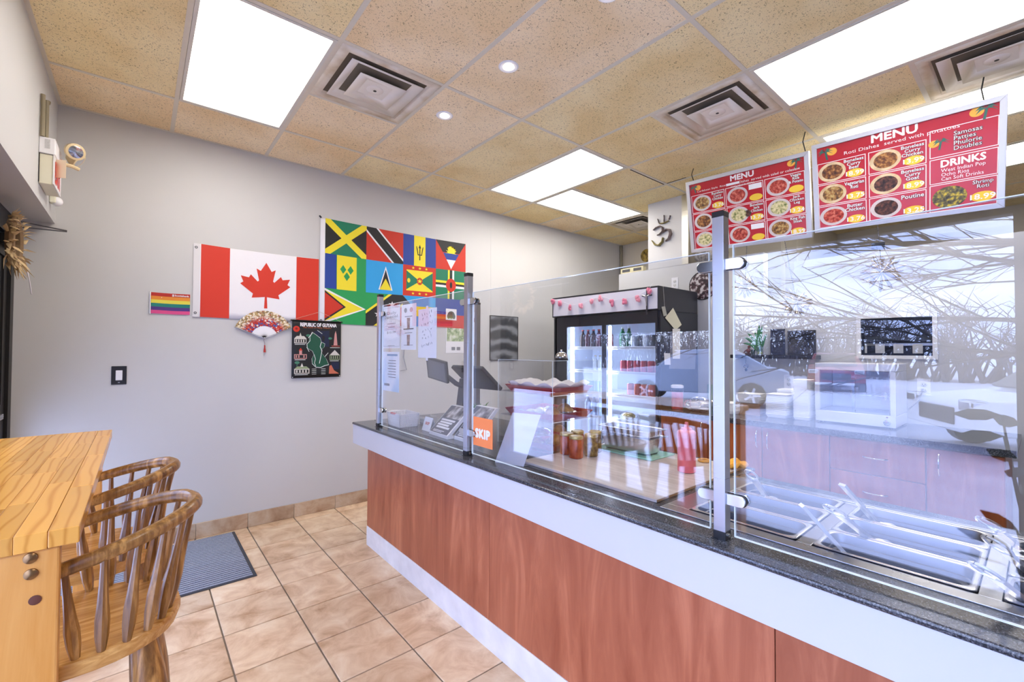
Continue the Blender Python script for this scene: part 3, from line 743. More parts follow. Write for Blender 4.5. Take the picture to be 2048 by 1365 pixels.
# ================================================================== TABLE AND STOOLS
PINE = pine('pine_stave', '#e0a24c', '#d89945', '#c98838')
PINE2 = wood('pine_leg', '#c8873c', '#e0a862', (14, 14, 1.4), .28, 1.4, True, .05)
tb = thing('bar_table', 'tall pine bar table of glued staves along the window', 'table', (-.32, 2.0, 0))
TX0, TX1, TY0, TY1, TZ = -.56, -.09, 1.297, 2.735, 1.04
top = MB().box(TX0+.002, TX1-.002, TY0+.002, TY1-.002, 1.008, 1.036).build('top_core', PINE2, tb, smooth=False)
rnd = random.Random(4); nS = 10; ws = (TX1-TX0)/nS
for i in range(nS):
    yy = TY0
    while yy < TY1-1e-4:
        ln = rnd.uniform(.22, .48)
        if TY1-(yy+ln) < .15: ln = TY1-yy
        x0, x1 = TX0+i*ws, TX0+(i+1)*ws
        o = MB().box(-ws/2+.0003, ws/2-.0003, -ln/2+.0003, ln/2-.0003, 1.005, TZ).build('stave', PINE, tb, local=True, smooth=False, bevel=.0008 if i < nS-1 else .002)
        o.location = ((x0+x1)/2+.32, yy+ln/2-2.0, 0); yy += ln
def tleg(x0, x1, y0, y1): return MB().box(x0, x1, y0, y1, 0, 1.004).build('leg', PINE2, tb, smooth=False, bevel=.004)
lg = tleg(-.205, -.119, 1.303, 1.333)
BRASS = plain('bronze_bolt', '#8a6a48', .3, .9)
for (px, py) in ((61, 1117), (62, 1149)):
    p = ony(px, py, 1.303); MB().lathe([(.011, .0), (.0105, .003), (.007, .0055), (0.001, .0065)], p, 16, Matrix.Rotation(R(90), 3, 'X')).build('bolt', BRASS, lg)
p = ony(70, 1201, 1.303); MB().lathe([(.0095, 0), (.0095, .0012), (.008, .0015)], p, 16, Matrix.Rotation(R(90), 3, 'X')).build('dark_plug', plain('knot_plug', '#5a2c1a', .5), lg)
tleg(-.53, -.445, 1.303, 1.345); tleg(-.205, -.119, 2.687, 2.729); tleg(-.53, -.445, 2.687, 2.729)
MB().box(-.445, -.205, 1.306, 1.342, .06, .16).box(-.445, -.205, 2.69, 2.726, .06, .16).build('cross_rail', PINE2, tb, smooth=False)

OAK = wood('oak', '#55310f', '#c89350', (55, 55, 4), .28, .35, True, .08)
OAKX = wood('oak_seat', '#a66e30', '#e2b068', (5, 55, 40), .25, .9, True, .05)
def make_stool(label, loc, rz):
    t = thing('bar_stool', label, 'bar stool', loc, rz, 'oak bow-back stools at the bar table')
    zs = .74
    # seat, rounded at the back and straighter in front
    def outline(k, z):
        pts = []
        for j in range(36):
            a = 2*math.pi*j/36; c, s = math.cos(a), math.sin(a)
            ex = .195*math.copysign(abs(c)**(.95 if c > 0 else .7), c); ey = .195*math.copysign(abs(s)**.85, s)
            pts.append(Vector((-.1+.1+ex*k, ey*k, z)))
        return pts
    m = MB(); m.loft([outline(.90, zs-.042), outline(.96, zs-.036), outline(1.0, zs-.012), outline(.985, zs-.002), outline(.93, zs), outline(.7, zs-.006), outline(.35, zs-.010)])
    m.build('seat', OAKX, t, local=True)
    # bow: U of bent wood, arms lower than the back
    def bz(x): return .897+.090*max(0, min(1, (x+.17)/.38))
    path = []
    for k in range(7): x = -.17+.19*k/6; path.append((x, -.168))
    for k in range(1, 24): a = R(-90+180*k/24); path.append((.02+.205*math.cos(a), .168*math.sin(a)))
    for k in range(7): x = .02-.19*k/6; path.append((x, .168))
    n = len(path); rs = [.0125+.0035*math.sin(math.pi*i/(n-1)) for i in range(n)]
    MB().tube([(x, y, bz(x)) for x, y in path], rs, 10, flat=1.15).build('bow', OAK, t, local=True)
    sps = [((.003, .178), (-.02, .168)), ((.043, .178), (.045, .168)), ((.085, .168), (.105, .154)), ((.122, .146), (.155, .126)), ((.148, .110), (.195, .086)), ((.163, .066), (.216, .045))]
    for (bx, by), (tx, ty) in [((q[0][0], -q[0][1]), (q[1][0], -q[1][1])) for q in sps]+sps[:5]+[((.165, .01), (.224, .005))]:
        p0 = Vector((bx, by, zs-.012)); p1 = Vector((tx, ty, bz(tx)))
        prof = [(0, .0075), (.06, .0085), (.2, .0125), (.35, .0135), (.5, .0105), (.7, .008), (.9, .0068), (1, .0065)]
        MB().tube([p0.lerp(p1, k) for k, r in prof], [r for k, r in prof], 8).build('spindle', OAK, t, local=True)
    for sx, sy in ((1, 1), (1, -1), (-1, 1), (-1, -1)):
        p0 = Vector((sx*.115, sy*.115, zs-.03)); p1 = Vector((sx*.20, sy*.19, .0))
        MB().tube([p0.lerp(p1, k) for k in (0, .12, .3, .6, .9, 1)], [.026, .034, .037, .027, .018, .016], 12).build('leg', OAK, t, local=True)
    for zz, sh in ((.30, 1), (.22, 0)):
        k = (zs-.03-zz)/(zs-.03); ax, ay = .115+.085*k, .115+.075*k
        for sg in (-1, 1):
            pr = [(-1, .008), (-.4, .011), (0, .0125), (.4, .011), (1, .008)]
            if sh: MB().tube([(u*ax, sg*ay, zz) for u, r in pr], [r for u, r in pr], 8).build('stretcher', OAK, t, local=True)
            else: MB().tube([(sg*ax, u*ay, zz) for u, r in pr], [r for u, r in pr], 8).build('stretcher', OAK, t, local=True)
    return t
s1 = make_stool('oak bow-back bar stool beside the bolted leg of the bar table', (-.098, 1.53, 0), 0)
s2 = copy_tree(s1); s2.location = (-.118, 2.05, 0); s2['label'] = 'oak bow-back bar stool between the other stool and the wall with the light switch'

# ---- door mat
mt = thing('door_mat', 'grey ribbed door mat with dark rubber border on the tiles', 'mat', (.08, 3.59, 0))
MB().box(-.42, .582, 3.157, 4.02, .0005, .005).build('rubber_border', plain('mat_rubber', '#3d3f46', .7), mt, smooth=False)
mr = MB(); yy = 3.175
while yy < 4.0:
    mr.box(-.40, .562, yy, yy+.0175, .005, .0085); yy += .028
mr.build('ribs', speck('mat_carpet', [(.3, '#787e90'), (.7, '#a4aabb')], 220, .95), mt, smooth=False)['kind'] = 'stuff'
MB().box(-.40, .562, 3.175, 4.002, .005, .0056).build('mat_base', plain('mat_groove', '#3a3e48', .95), mt, smooth=False)
# ================================================================== ON THE FLAG WALL
def col_(name, c): return plain('print_'+name, c, .6, var=.02)
C_RED, C_FR, C_YEL, C_GRN, C_DGRN, C_BLU, C_SKY, C_BLK, C_WHT = (col_('red', '#d2321c'), col_('flag_red', '#c92f1a'), col_('yellow', '#efdc2e'), col_('green', '#1f9a52'), col_('dark_green', '#10795a'),
    col_('blue', '#1d3f97'), col_('sky', '#2aa0e0'), col_('black', '#1f1f22'), col_('white', '#eceaee'))
class Cloth:
    """a hanging cloth or sheet against the flag wall; u to the right, v up, in metres from its lower left corner"""
    def __init__(s, x0, z0, w, h, amp=.004, sag=.006, seed=0, base=.004):
        s.x0, s.z0, s.w, s.h, s.amp, s.sag, s.seed, s.base = x0, z0, w, h, amp, sag, seed, base
    def pos(s, u, v, layer):
        a, b = u/s.w, v/s.h
        rip = s.amp*(1+math.sin(a*9+s.seed+1.2*b)*.55+math.sin(a*21+2.1*s.seed-b*3)*.3+math.sin(b*7+a*4)*.3)
        z = s.z0+v - s.sag*math.sin(math.pi*a)*b + s.sag*.5*math.sin(a*7+s.seed)*(1-b)
        return Vector((s.x0+u, D-s.base-rip-layer*.0007, z))
    def shape(s, name, polys, mat, parent, layer, step=.05, solid=0):
        bm = bmesh.new()
        for p in polys:
            vs = [bm.verts.new((a, b, 0)) for a, b in p]
            bm.faces.new(vs)
        bmesh.ops.triangulate(bm, faces=bm.faces)
        k = step
        while k < s.w:
            bmesh.ops.bisect_plane(bm, geom=bm.verts[:]+bm.edges[:]+bm.faces[:], plane_co=(k, 0, 0), plane_no=(1, 0, 0)); k += step
        k = step
        while k < s.h:
            bmesh.ops.bisect_plane(bm, geom=bm.verts[:]+bm.edges[:]+bm.faces[:], plane_co=(0, k, 0), plane_no=(0, 1, 0)); k += step
        off = wloc(parent)
        for v in bm.verts: v.co = s.pos(v.co.x, v.co.y, layer) - off
        me = bpy.data.meshes.new(name); bm.to_mesh(me); bm.free()
        for f in me.polygons:
            f.use_smooth = True
        me.materials.append(mat)
        me.flip_normals() if me.polygons and me.polygons[0].normal.y > 0 else None
        o = link(name, me, parent)
        if solid: 
            md = o.modifiers.new('solid', 'SOLIDIFY'); md.thickness = solid; md.offset = -1
        return o
def rect(a, b, c, d): return [(a, c), (b, c), (b, d), (a, d)]
def ell(cx, cy, rx, ry, n=22): return [(cx+rx*math.cos(2*math.pi*k/n), cy+ry*math.sin(2*math.pi*k/n)) for k in range(n)]
def star(cx, cy, r, n=5, q=.4, rot=90): return [(cx+(r if k % 2 == 0 else r*q)*math.cos(R(rot+180*k/n)), cy+(r if k % 2 == 0 else r*q)*math.sin(R(rot+180*k/n))) for k in range(2*n)]
WX = lambda px, py: ony(px, py, D).x

# ---- Canadian flag
cf = Cloth(.297, 1.645, .893, .555, .0035, .008, 1)
t = thing('wall_flag', 'red and white flag with a maple leaf pinned beside the rainbow flag', 'flag', (.74, D-.004, 1.64))
xa, xb, xc = WX(401, 560)-.297, WX(459, 560)-.297, WX(592, 575)-.297
cf.shape('cloth', [rect(0, .893, 0, .555)], C_WHT, t, 0, solid=.001)
cf.shape('red_band', [rect(xa, xb, 0, .555)], C_RED, t, 1)
cf.shape('red_band', [rect(xc, .893, .002, .553)], C_RED, t, 1)
cf.shape('hoist_band', [rect(0, xa-.006, 0, .555)], col_('hoist', '#dcdadc'), t, 1)
half = [(.0, 0), (.105, .19), (.185, .145), (.135, .40), (.16, .425), (.29, .285), (.325, .355), (.475, .33), (.425, .455), (.485, .50), (.245, .695), (.268, .785), (.02, .752), (.032, 1.0)]
leaf = half+[(-x, y) for x, y in half[::-1][:-1]]
lc, lw, lh = (xb+xc)/2+.012, .375, .375
cf.shape('maple_leaf', [[(lc+x*lw, .475-y*lh) for x, y in leaf]], C_RED, t, 2, .04)
for v in (.03, .525):
    pp = cf.pos(.016, v, 2); MB().lathe([(.0095, 0), (.0095, .0015), (.005, .0015), (.005, 0)], pp, 14, Matrix.Rotation(R(90), 3, 'X'), caps=False).build('grommet', plain('grommet', '#5a5a5c', .4, .6), t)

# ---- banner of twelve island flags
bf = Cloth(1.20, 1.640, 1.525, .93, .004, .010, 2.6)
t = thing('wall_flag', 'large banner of twelve Caribbean flags in four columns and three rows', 'flag', (1.96, D-.004, 1.64))
bf.shape('cloth', [rect(0, 1.525, 0, .93)], C_WHT, t, 0, solid=.001)
X0 = WX(649, 560)-1.20; CWd = (1.525-X0)/4; RH = .93/3
def cell(c, r): return X0+CWd*c, .93-RH*(r+1)
def panel(c, r, mat, nm='flag_panel'):
    a, b = cell(c, r); return bf.shape(nm, [rect(a, a+CWd, b, b+RH)], mat, t, 1)
def onp(p, nm, c, r, polys, mat, layer):
    a, b = cell(c, r); bf.shape(nm, [[(a+max(0, min(1, x))*CWd, b+max(0, min(1, y))*RH) for x, y in q] for q in polys], mat, p, layer)
def band(x0, y0, x1, y1, w):     # a straight band across a cell, w = half width
    dx, dy = x1-x0, y1-y0; L = math.hypot(dx, dy); nx, ny = -dy/L*w, dx/L*w
    return [(x0+nx, y0+ny), (x1+nx, y1+ny), (x1-nx, y1-ny), (x0-nx, y0-ny)]
def clipcell(q):                 # cut a polygon to the unit cell
    for ax, lim, sg in ((0, 0, 1), (0, 1, -1), (1, 0, 1), (1, 1, -1)):
        out = []
        for i in range(len(q)):
            a, b = q[i], q[(i+1) % len(q)]; da, db = sg*(a[ax]-lim), sg*(b[ax]-lim)
            if da >= 0: out.append(a)
            if da*db < 0:
                k = da/(da-db); out.append((a[0]+(b[0]-a[0])*k, a[1]+(b[1]-a[1])*k))
        q = out
        if len(q) < 3: return None
    return q
p = panel(0, 0, C_DGRN); onp(p, 'triangle', 0, 0, [[(0, 0.08), (0, .92), (.5, .5)], [(1, .08), (1, .92), (.5, .5)]], C_BLK, 2)
onp(p, 'saltire', 0, 0, [clipcell(band(-.2, -.2, 1.2, 1.2, .085))], C_YEL, 3); onp(p, 'saltire', 0, 0, [clipcell(band(-.2, 1.2, 1.2, -.2, .085))], C_YEL, 3)
p = panel(1, 0, C_FR); onp(p, 'white_band', 1, 0, [clipcell(band(-.07, 1.2, 1.07, -.2, .17))], C_WHT, 2); onp(p, 'black_band', 1, 0, [clipcell(band(-.07, 1.2, 1.07, -.2, .125))], C_BLK, 3)
p = panel(2, 0, C_BLU); onp(p, 'yellow_band', 2, 0, [rect(.32, .67, 0, 1)], C_YEL, 2)
onp(p, 'trident', 2, 0, [rect(.48, .51, .2, .62), [(.495, .72), (.535, .6), (.455, .6)], rect(.43, .56, .36, .39), [(.43, .36), (.455, .36), (.425, .58), (.4, .66), (.385, .64)], [(.56, .36), (.535, .36), (.565, .58), (.59, .66), (.605, .64)]], C_BLK, 3)
p = panel(3, 0, C_FR); onp(p, 'black_field', 3, 0, [[(.0, 1), (1, 1), (.78, .6), (.22, .6)]], C_BLK, 2)
onp(p, 'blue_field', 3, 0, [[(.235, .58), (.765, .58), (.655, .36), (.345, .36)]], C_BLU, 2); onp(p, 'white_field', 3, 0, [[(.345, .36), (.655, .36), (.5, .04)]], C_WHT, 2)
sun = [(.5+(.19 if k % 2 == 0 else .11)*math.cos(R(180*k/16)), .58+(.26 if k % 2 == 0 else .15)*math.sin(R(180*k/16))) for k in range(17)]
onp(p, 'rising_sun', 3, 0, [sun], C_YEL, 3)
p = panel(0, 1, C_GRN); onp(p, 'blue_band', 0, 1, [rect(0, .27, 0, 1)], C_BLU, 2); onp(p, 'yellow_band', 0, 1, [rect(.28, .76, 0, 1)], C_YEL, 2)
onp(p, 'diamond', 0, 1, [[(x-.075, y), (x, y+.13), (x+.075, y), (x, y-.13)] for x, y in ((.43, .6), (.61, .6), (.52, .4))], C_GRN, 3)
p = panel(1, 1, C_SKY); onp(p, 'white_triangle', 1, 1, [[(.33, .12), (.71, .12), (.52, .86)]], C_WHT, 2); onp(p, 'black_triangle', 1, 1, [[(.365, .13), (.675, .13), (.52, .76)]], C_BLK, 3); onp(p, 'yellow_triangle', 1, 1, [[(.36, .125), (.68, .125), (.52, .48)]], C_YEL, 4)
p = panel(2, 1, C_FR); onp(p, 'yellow_field', 2, 1, [rect(.1, .9, .17, .85)], C_YEL, 2); onp(p, 'green_triangle', 2, 1, [[(.1, .2), (.1, .82), (.5, .5)], [(.9, .2), (.9, .82), (.5, .5)]], C_DGRN, 3)
onp(p, 'disc', 2, 1, [ell(.5, .5, .085, .12)], C_FR, 4); onp(p, 'star', 2, 1, [star(.5, .5, .08)], C_YEL, 5)
onp(p, 'star', 2, 1, [star(x, y, .05) for x in (.3, .5, .7) for y in (.925, .085)], C_YEL, 3); onp(p, 'nutmeg', 2, 1, [ell(.17, .5, .045, .075)], C_YEL, 4)
p = panel(3, 1, C_DGRN)
for i, (m_, o_) in enumerate(((C_YEL, .075), (C_BLK, 0), (C_WHT, -.075))):
    onp(p, 'stripe', 3, 1, [rect(0, 1, .5+o_-.04, .5+o_+.04)], m_, 2); onp(p, 'stripe', 3, 1, [rect(.5-o_-.03, .5-o_+.03, 0, 1)], m_, 3)
onp(p, 'disc', 3, 1, [ell(.5, .48, .17, .23)], C_FR, 4); onp(p, 'parrot', 3, 1, [ell(.5, .48, .04, .11)], C_BLK, 5)
p = panel(0, 2, C_GRN); onp(p, 'white_arrow', 0, 2, [[(0, 1), (1, .48), (0, 0)]], C_WHT, 2); onp(p, 'yellow_arrow', 0, 2, [[(0, .94), (.93, .48), (0, .06)]], C_YEL, 3)
onp(p, 'black_triangle', 0, 2, [[(0, .94), (.5, .5), (0, .06)]], C_BLK, 4); onp(p, 'red_triangle', 0, 2, [[(0, .88), (.44, .5), (0, .12)]], C_FR, 5)
p = panel(1, 2, C_GRN); onp(p, 'red_field', 1, 2, [[(.45, 0), (1, 0), (1, .9)]], C_FR, 2); onp(p, 'yellow_band', 1, 2, [clipcell(band(-.2, -.1, 1.1, 1.1, .26))], C_YEL, 3); onp(p, 'black_band', 1, 2, [clipcell(band(-.2, -.1, 1.1, 1.1, .2))], C_BLK, 4)
onp(p, 'star', 1, 2, [star(.32, .36, .1), star(.7, .68, .1)], C_WHT, 5)
p = panel(2, 2, C_SKY); onp(p, 'yellow_band', 2, 2, [rect(0, 1, .34, .66)], C_YEL, 2); onp(p, 'black_triangle', 2, 2, [[(0, 0), (0, 1), (.42, .5)]], C_BLK, 3)
p = panel(3, 2, C_BLU); onp(p, 'red_band', 3, 2, [rect(0, 1, 0, .45)], C_FR, 2); onp(p, 'white_shield', 3, 2, [rect(.34, .7, .27, .66)], C_WHT, 3); onp(p, 'coat_of_arms', 3, 2, [ell(.52, .45, .12, .13), ell(.43, .4, .05, .09), ell(.61, .4, .05, .09)], col_('arms', '#4c5a54'), 4)
pp = bf.pos(.012, .022, 3); MB().lathe([(.0095, 0), (.0095, .0015), (.005, .0015), (.005, 0)], pp, 14, Matrix.Rotation(R(90), 3, 'X'), caps=False).build('grommet', plain('grommet', '#5a5a5c', .4, .6), t)
MB().tube([bf.pos(.004, .925, 0)-Y*.004, bf.pos(-.012, .94, 0)-Y*.004], .007, 6).build('corner_knot', INK, t)

# ---- small rainbow flag on a stick
rf = Cloth(.044, 1.660, .237, .152, .003, .002, .4)
t = thing('wall_flag', 'small rainbow flag with bank lettering on a white stick', 'flag', (.16, D-.004, 1.66))
for k, c in enumerate(('#c2269b', '#d64a86', '#4a2b7c', '#0f7a70', '#e2d54a', '#e08a2a', '#b5261c')[1:]):
    rf.shape('stripe', [rect(.012, .237, .152*k/6, .152*(k+1)/6)], col_('rainbow%d' % k, c), t, 1, .03)
rf.shape('cloth', [rect(.012, .237, 0, .152)], C_WHT, t, 0, .03, solid=.0006)
MB().tube([rf.pos(.007, -.004, 1), rf.pos(.007, .156, 1)], .0035, 8).build('stick', WHITE, t)
text('Scotiabank', rf.pos(.188, .138, 3), .084, .012, C_WHT, t, X, Z, bold=.04)
text('S', rf.pos(.137, .138, 3), .010, .014, C_WHT, t, X, Z, bold=.1)

# ---- souvenir banner of Guyana hung from a rod
GX0, GX1, GZ0, GZ1 = .978, 1.383, 1.165, 1.652
gf = Cloth(GX0, GZ0, GX1-GX0, GZ1-GZ0, .002, .0, .9, .016)
gw, gh = GX1-GX0, GZ1-GZ0
t = thing('souvenir_banner', 'black souvenir banner with a green map and building drawings', 'banner', ((GX0+GX1)/2, D-.016, GZ0))
gf.shape('cloth', [rect(0, gw, 0, gh)], col_('banner_black', '#131417'), t, 0, solid=.001)
MB().tube([(GX0-.012, D-.02, GZ1+.002), (GX1+.012, D-.02, GZ1+.002)], .005, 8).build('rod', BLACK, t)
MB().tube([(GX0, D-.019, GZ1+.005), (1.20, D-.021, 1.735), (GX1, D-.019, GZ1+.005)], .0014, 5).build('hanging_cord', col_('cord', '#c9b4a0'), t)
def g(nm, polys, m_, layer=1): return gf.shape(nm, [[(x*gw, y*gh) for x, y in q] for q in polys], m_, t, layer, .2)
G_MAP, G_NAVY, G_LINE = col_('map_green', '#14503a'), col_('navy', '#101c3c'), col_('banner_line', '#dfe3df')
gmap = [(.40, .80), (.47, .76), (.56, .70), (.585, .63), (.655, .60), (.64, .54), (.58, .49), (.60, .43), (.69, .33), (.74, .23), (.66, .215), (.57, .18), (.48, .19), (.41, .25), (.40, .34), (.44, .41), (.41, .47), (.31, .52), (.30, .59), (.36, .65), (.36, .72)]
g('sea', [[(.42, .82), (.75, .84), (.75, .55), (.62, .55), (.56, .71)]], G_NAVY, 1)
g('map_outline', [[((x-.52)*1.05+.52, (y-.5)*1.035+.5) for x, y in gmap]], G_LINE, 2); g('map', [gmap], G_MAP, 3)
def stroke(pts, w=.006, layer=4, mt=None):
    q = []
    for a, b in zip(pts[:-1], pts[1:]): q.append(band(a[0], a[1], b[0], b[1], w))
    g('map_line', q, mt or G_LINE, layer)
stroke([(.585, .63), (.56, .55), (.60, .48), (.58, .38), (.55, .25)]); stroke([(.44, .41), (.47, .33), (.45, .26), (.48, .2)], .005); stroke([(.32, .70), (.40, .79)]); stroke([(.50, .84), (.60, .78)], .004); stroke([(.66, .37), (.73, .44)], .005); stroke([(.29, .54), (.34, .46)], .005)
g('flower', [ell(.085, .855, .065, .052)], C_FR, 1); g('flower', [ell(.085, .86, .025, .02)], col_('dark_red', '#7d1612'), 2)
def house(x, y, w_, h_, roof, wall, kind):
    q = [rect(x, x+w_, y, y+h_*.5)]
    g('building', q, wall, 2)
    g('building', [rect(x+w_*.06, x+w_*.94, y+h_*.08, y+h_*.42)], col_('banner_black', '#131417'), 3)
    g('building', [rect(x+w_*(.12+.2*k), x+w_*(.22+.2*k), y+h_*.12, y+h_*.38) for k in range(4)], wall, 4)
    if kind == 0: g('building', [[(x, y+h_*.5), (x+w_*.2, y+h_*.75), (x+w_*.8, y+h_*.75), (x+w_, y+h_*.5)]], roof, 2); g('building', [[(x+w_*.4, y+h_*.7), (x+w_*.5, y+h_*1.1), (x+w_*.6, y+h_*.7)]], wall, 3)
    if kind == 1: g('building', [rect(x+w_*.4, x+w_*.62, y+h_*.4, y+h_*.9)], wall, 3); g('building', [[(x+w_*.36, y+h_*.9), (x+w_*.51, y+h_*1.2), (x+w_*.66, y+h_*.9)]], roof, 3)
    if kind == 2: g('building', [[(x, y+h_*.45), (x+w_*.5, y+h_*.95), (x+w_, y+h_*.45)]], roof, 2)
    g('caption', [rect(x+w_*.04, x+w_*.9, y-.022, y-.013)], G_LINE, 2)
W1, W2, W3 = col_('sketch_white', '#cfcac2'), col_('sketch_pink', '#c98f8a'), col_('sketch_olive', '#8c9a76')
house(.045, .605, .24, .17, W1, W1, 0); house(.045, .335, .25, .16, C_FR, W2, 1); house(.05, .075, .30, .17, W3, W1, 0); house(.76, .31, .22, .19, W1, W3, 2)
g('building', [[(.84, .55), (.93, .55), (.905, .78), (.885, .84), (.865, .78)]], W2, 2); g('building', [rect(.80, .98, .545, .575)], col_('sketch_red', '#7e3a34'), 3); g('caption', [rect(.77, .98, .528, .536)], G_LINE, 2)
g('building', [[(.75, .06), (.97, .06), (.86, .12), (.80, .22), (.76, .2)]], col_('sketch_orange', '#c46a50'), 2); g('sea', [rect(.80, .97, .14, .27)], G_NAVY, 1)
for q_ in (band(.33, .62, .36, .76, .006), ell(.32, .745, .045, .022), band(.10, .2, .11, .26, .006), ell(.105, .27, .05, .025), ell(.77, .7, .04, .02)): g('palm', [q_], col_('palm_green', '#3f7a62'), 2)
g('legend', [rect(.40+.19*a, .49+.19*a, .06+.03*k, .067+.03*k) for a in (0, 1) for k in range(4)], G_LINE, 2)
text('REPUBLIC OF GUYANA', gf.pos(.53*gw, .935*gh, 2), gw*.74, .030, C_WHT, t, X, Z, bold=.05)
text('The Land of Many Waters', gf.pos(.50*gw, .882*gh, 2), gw*.58, .016, col_('script_orange', '#c2683e'), t, X, Z, shear=.3)
for u in (.02, .98):
    pp = gf.pos(u*gw, .018*gh, 1); MB().sphere(pp-Y*.002, .004, 8, 6).build('pin', WHITE, t)

# ---- folding fan with tassel
FC = Vector((.772, D-.012, 1.500)); FR, FI = .222, .092
t = thing('folding_fan', 'open folding fan with floral cloth and red tassel on the wall', 'fan', FC)
def floral():
    mt, n, b = newmat('floral_cloth'); v = coords(n, (1, 1, 1))
    vo = node(n, 'ShaderNodeTexVoronoi'); vo.inputs['Scale'].default_value = 85; n.links.new(v, vo.inputs['Vector'])
    sp_ = node(n, 'ShaderNodeSeparateColor'); n.links.new(vo.outputs['Color'], sp_.inputs[0])
    # inner rows red and blue, outer rows cream and gold
    ln = node(n, 'ShaderNodeVectorMath', operation='LENGTH'); n.links.new(v, ln.inputs[0])
    c1 = ramp(n, [(0, '#c23a33'), (.4, '#d96a5a'), (.55, '#5c5f9e'), (.72, '#f0e4da'), (.85, '#b32a2a')], sp_.outputs[0]); c1.node.color_ramp.interpolation = 'CONSTANT'
    c2 = ramp(n, [(0, '#b79a68'), (.3, '#e9dcc0'), (.55, '#8d7a58'), (.72, '#efe6d6'), (.9, '#a85a44')], sp_.outputs[1]); c2.node.color_ramp.interpolation = 'CONSTANT'
    mr = node(n, 'ShaderNodeMapRange'); mr.inputs[1].default_value = .145; mr.inputs[2].default_value = .185; n.links.new(ln.outputs['Value'], mr.inputs[0])
    mx = node(n, 'ShaderNodeMix', data_type='RGBA'); n.links.new(mr.outputs[0], mx.inputs[0]); n.links.new(c1, mx.inputs[6]); n.links.new(c2, mx.inputs[7])
    n.links.new(mx.outputs[2], b.inputs['Base Color']); b.inputs['Roughness'].default_value = .7
    return mt
A0, A1, NP = 24, 158, 40
def fp(a, r, k): return Vector((r*math.cos(a), -.003-(.005 if k % 2 else 0), r*math.sin(a)))
m = MB(); vs = []; 
for k in range(NP+1):
    a = R(A0+(A1-A0)*k/NP); vs += [fp(a, FI*.96, k), fp(a, FR*(1-.012*(k % 2)), k)]
m.add(vs, [(2*k, 2*k+1, 2*k+3, 2*k+2) for k in range(NP)]); m.build('cloth_leaf', floral(), t, local=True, smooth=False, solid=.0008)
for k in range(0, 19):
    a = R(A0+(A1-A0)*k/18); dv = Vector((math.cos(a), 0, math.sin(a))); sv = Vector((-math.sin(a), 0, math.cos(a)))
    MB().loft([[p0+sv*w_*s+Y*(y_-.001*(k % 2)) for s, y_ in ((-1, -.0085), (1, -.0085), (1, -.0075), (-1, -.0075))] for p0, w_ in ((dv*.002, .003), (dv*.05, .0068), (dv*(FI+.004), .0055))]).build('stick', WHITE, t, local=True, smooth=False)
for a in (A0, A1):
    dv = Vector((math.cos(R(a)), 0, math.sin(R(a)))); MB().tube([dv*.0-Y*.009, dv*(FR+.004)-Y*.009], .0045, 6, flat=.4).build('guard_stick', plain('grey_stick', '#b9b7b4', .5), t, local=True)
MB().sphere((0, -.011, 0), (.006, .004, .006), 10, 6).build('rivet', CHROME, t, local=True)
MB().tube([(0, -.012, 0), (-.004, -.011, -.02), (.004, -.011, -.045), (.003, -.011, -.06)], .0018, 6).build('tassel_cord', col_('cord_grey', '#8e7b78'), t, local=True)
MB().lathe([(.003, 0), (.006, -.006), (.0045, -.012), (.007, -.03), (.009, -.058), (.004, -.059)], (.003, -.012, -.058), 12).build('tassel', col_('tassel_red', '#b02a22'), t, local=True)

# ---- light switch
p0, p1 = ony(223, 733, D), ony(253, 769, D)
t = thing('light_switch', 'white rocker light switch on a black wall plate', 'light switch', ((p0.x+p1.x)/2, D, (p0.z+p1.z)/2))
MB().box(p0.x, p1.x, D-.006, D, p1.z, p0.z).build('plate', BLACK, t, smooth=False, bevel=.002)
cxs, czs = (p0.x+p1.x)/2, (p0.z+p1.z)/2
MB().box(cxs-.0175, cxs+.0175, D-.010, D-.006, czs-.034, czs+.034).build('rocker', WHITE, t, smooth=False, bevel=.002)
MB().box(cxs-.005, cxs+.005, D-.0075, D-.006, czs-.052, czs-.046).build('screw', STEEL, t, smooth=False)

# ---- smeared slate panel, plant calendar, little hanging, loose cord
def slate():
    mt, n, b = newmat('smeared_slate')
    w_ = node(n, 'ShaderNodeTexWave', wave_type='RINGS', rings_direction='Y'); w_.inputs['Scale'].default_value = 1.3; w_.inputs['Distortion'].default_value = 11; w_.inputs['Detail'].default_value = 4
    n.links.new(coords(n, (1, 1, 1.6)), w_.inputs['Vector'])
    n.links.new(ramp(n, [(.2, '#4a4c50'), (.6, '#66686d'), (.95, '#8d9095')], w_.outputs['Fac']), b.inputs['Base Color']); b.inputs['Roughness'].default_value = .35
    return mt
t = thing('slate_board', 'dark grey wiped slate board on the wall behind the food case', 'board', (3.275, D, 1.29))
MB().box(3.07, 3.48, D-.008, D-.001, 1.295, 1.80).build('panel', slate(), t, smooth=False)
e = MB()
for q in ((3.064, 3.486, 1.80, 1.806), (3.064, 3.486, 1.289, 1.295), (3.064, 3.07, 1.295, 1.80), (3.48, 3.486, 1.295, 1.80)): e.box(q[0], q[1], D-.011, D-.001, q[2], q[3])
e.build('rim', BLACKM, t, smooth=False)
t = thing('wall_calendar', 'white wall calendar with a green leaf picture beside the till', 'calendar', (2.62, D, 1.38))
MB().box(2.485, 2.80, D-.003, D-.001, 1.375, 1.672).build('page', PAPER, t, smooth=False)
MB().box(2.495, 2.79, D-.004, D-.003, 1.50, 1.67).build('picture', speck('leaf_picture', [(.35, '#f2f2ee'), (.5, '#b9c79a'), (.62, '#6f8d58'), (.72, '#e9e6e0')], 16, .5), t, smooth=False)
for k in range(2): MB().box(2.555+.065*k, 2.60+.065*k, D-.004, D-.003, 1.405, 1.44).build('date_block', GREYINK, t, smooth=False)
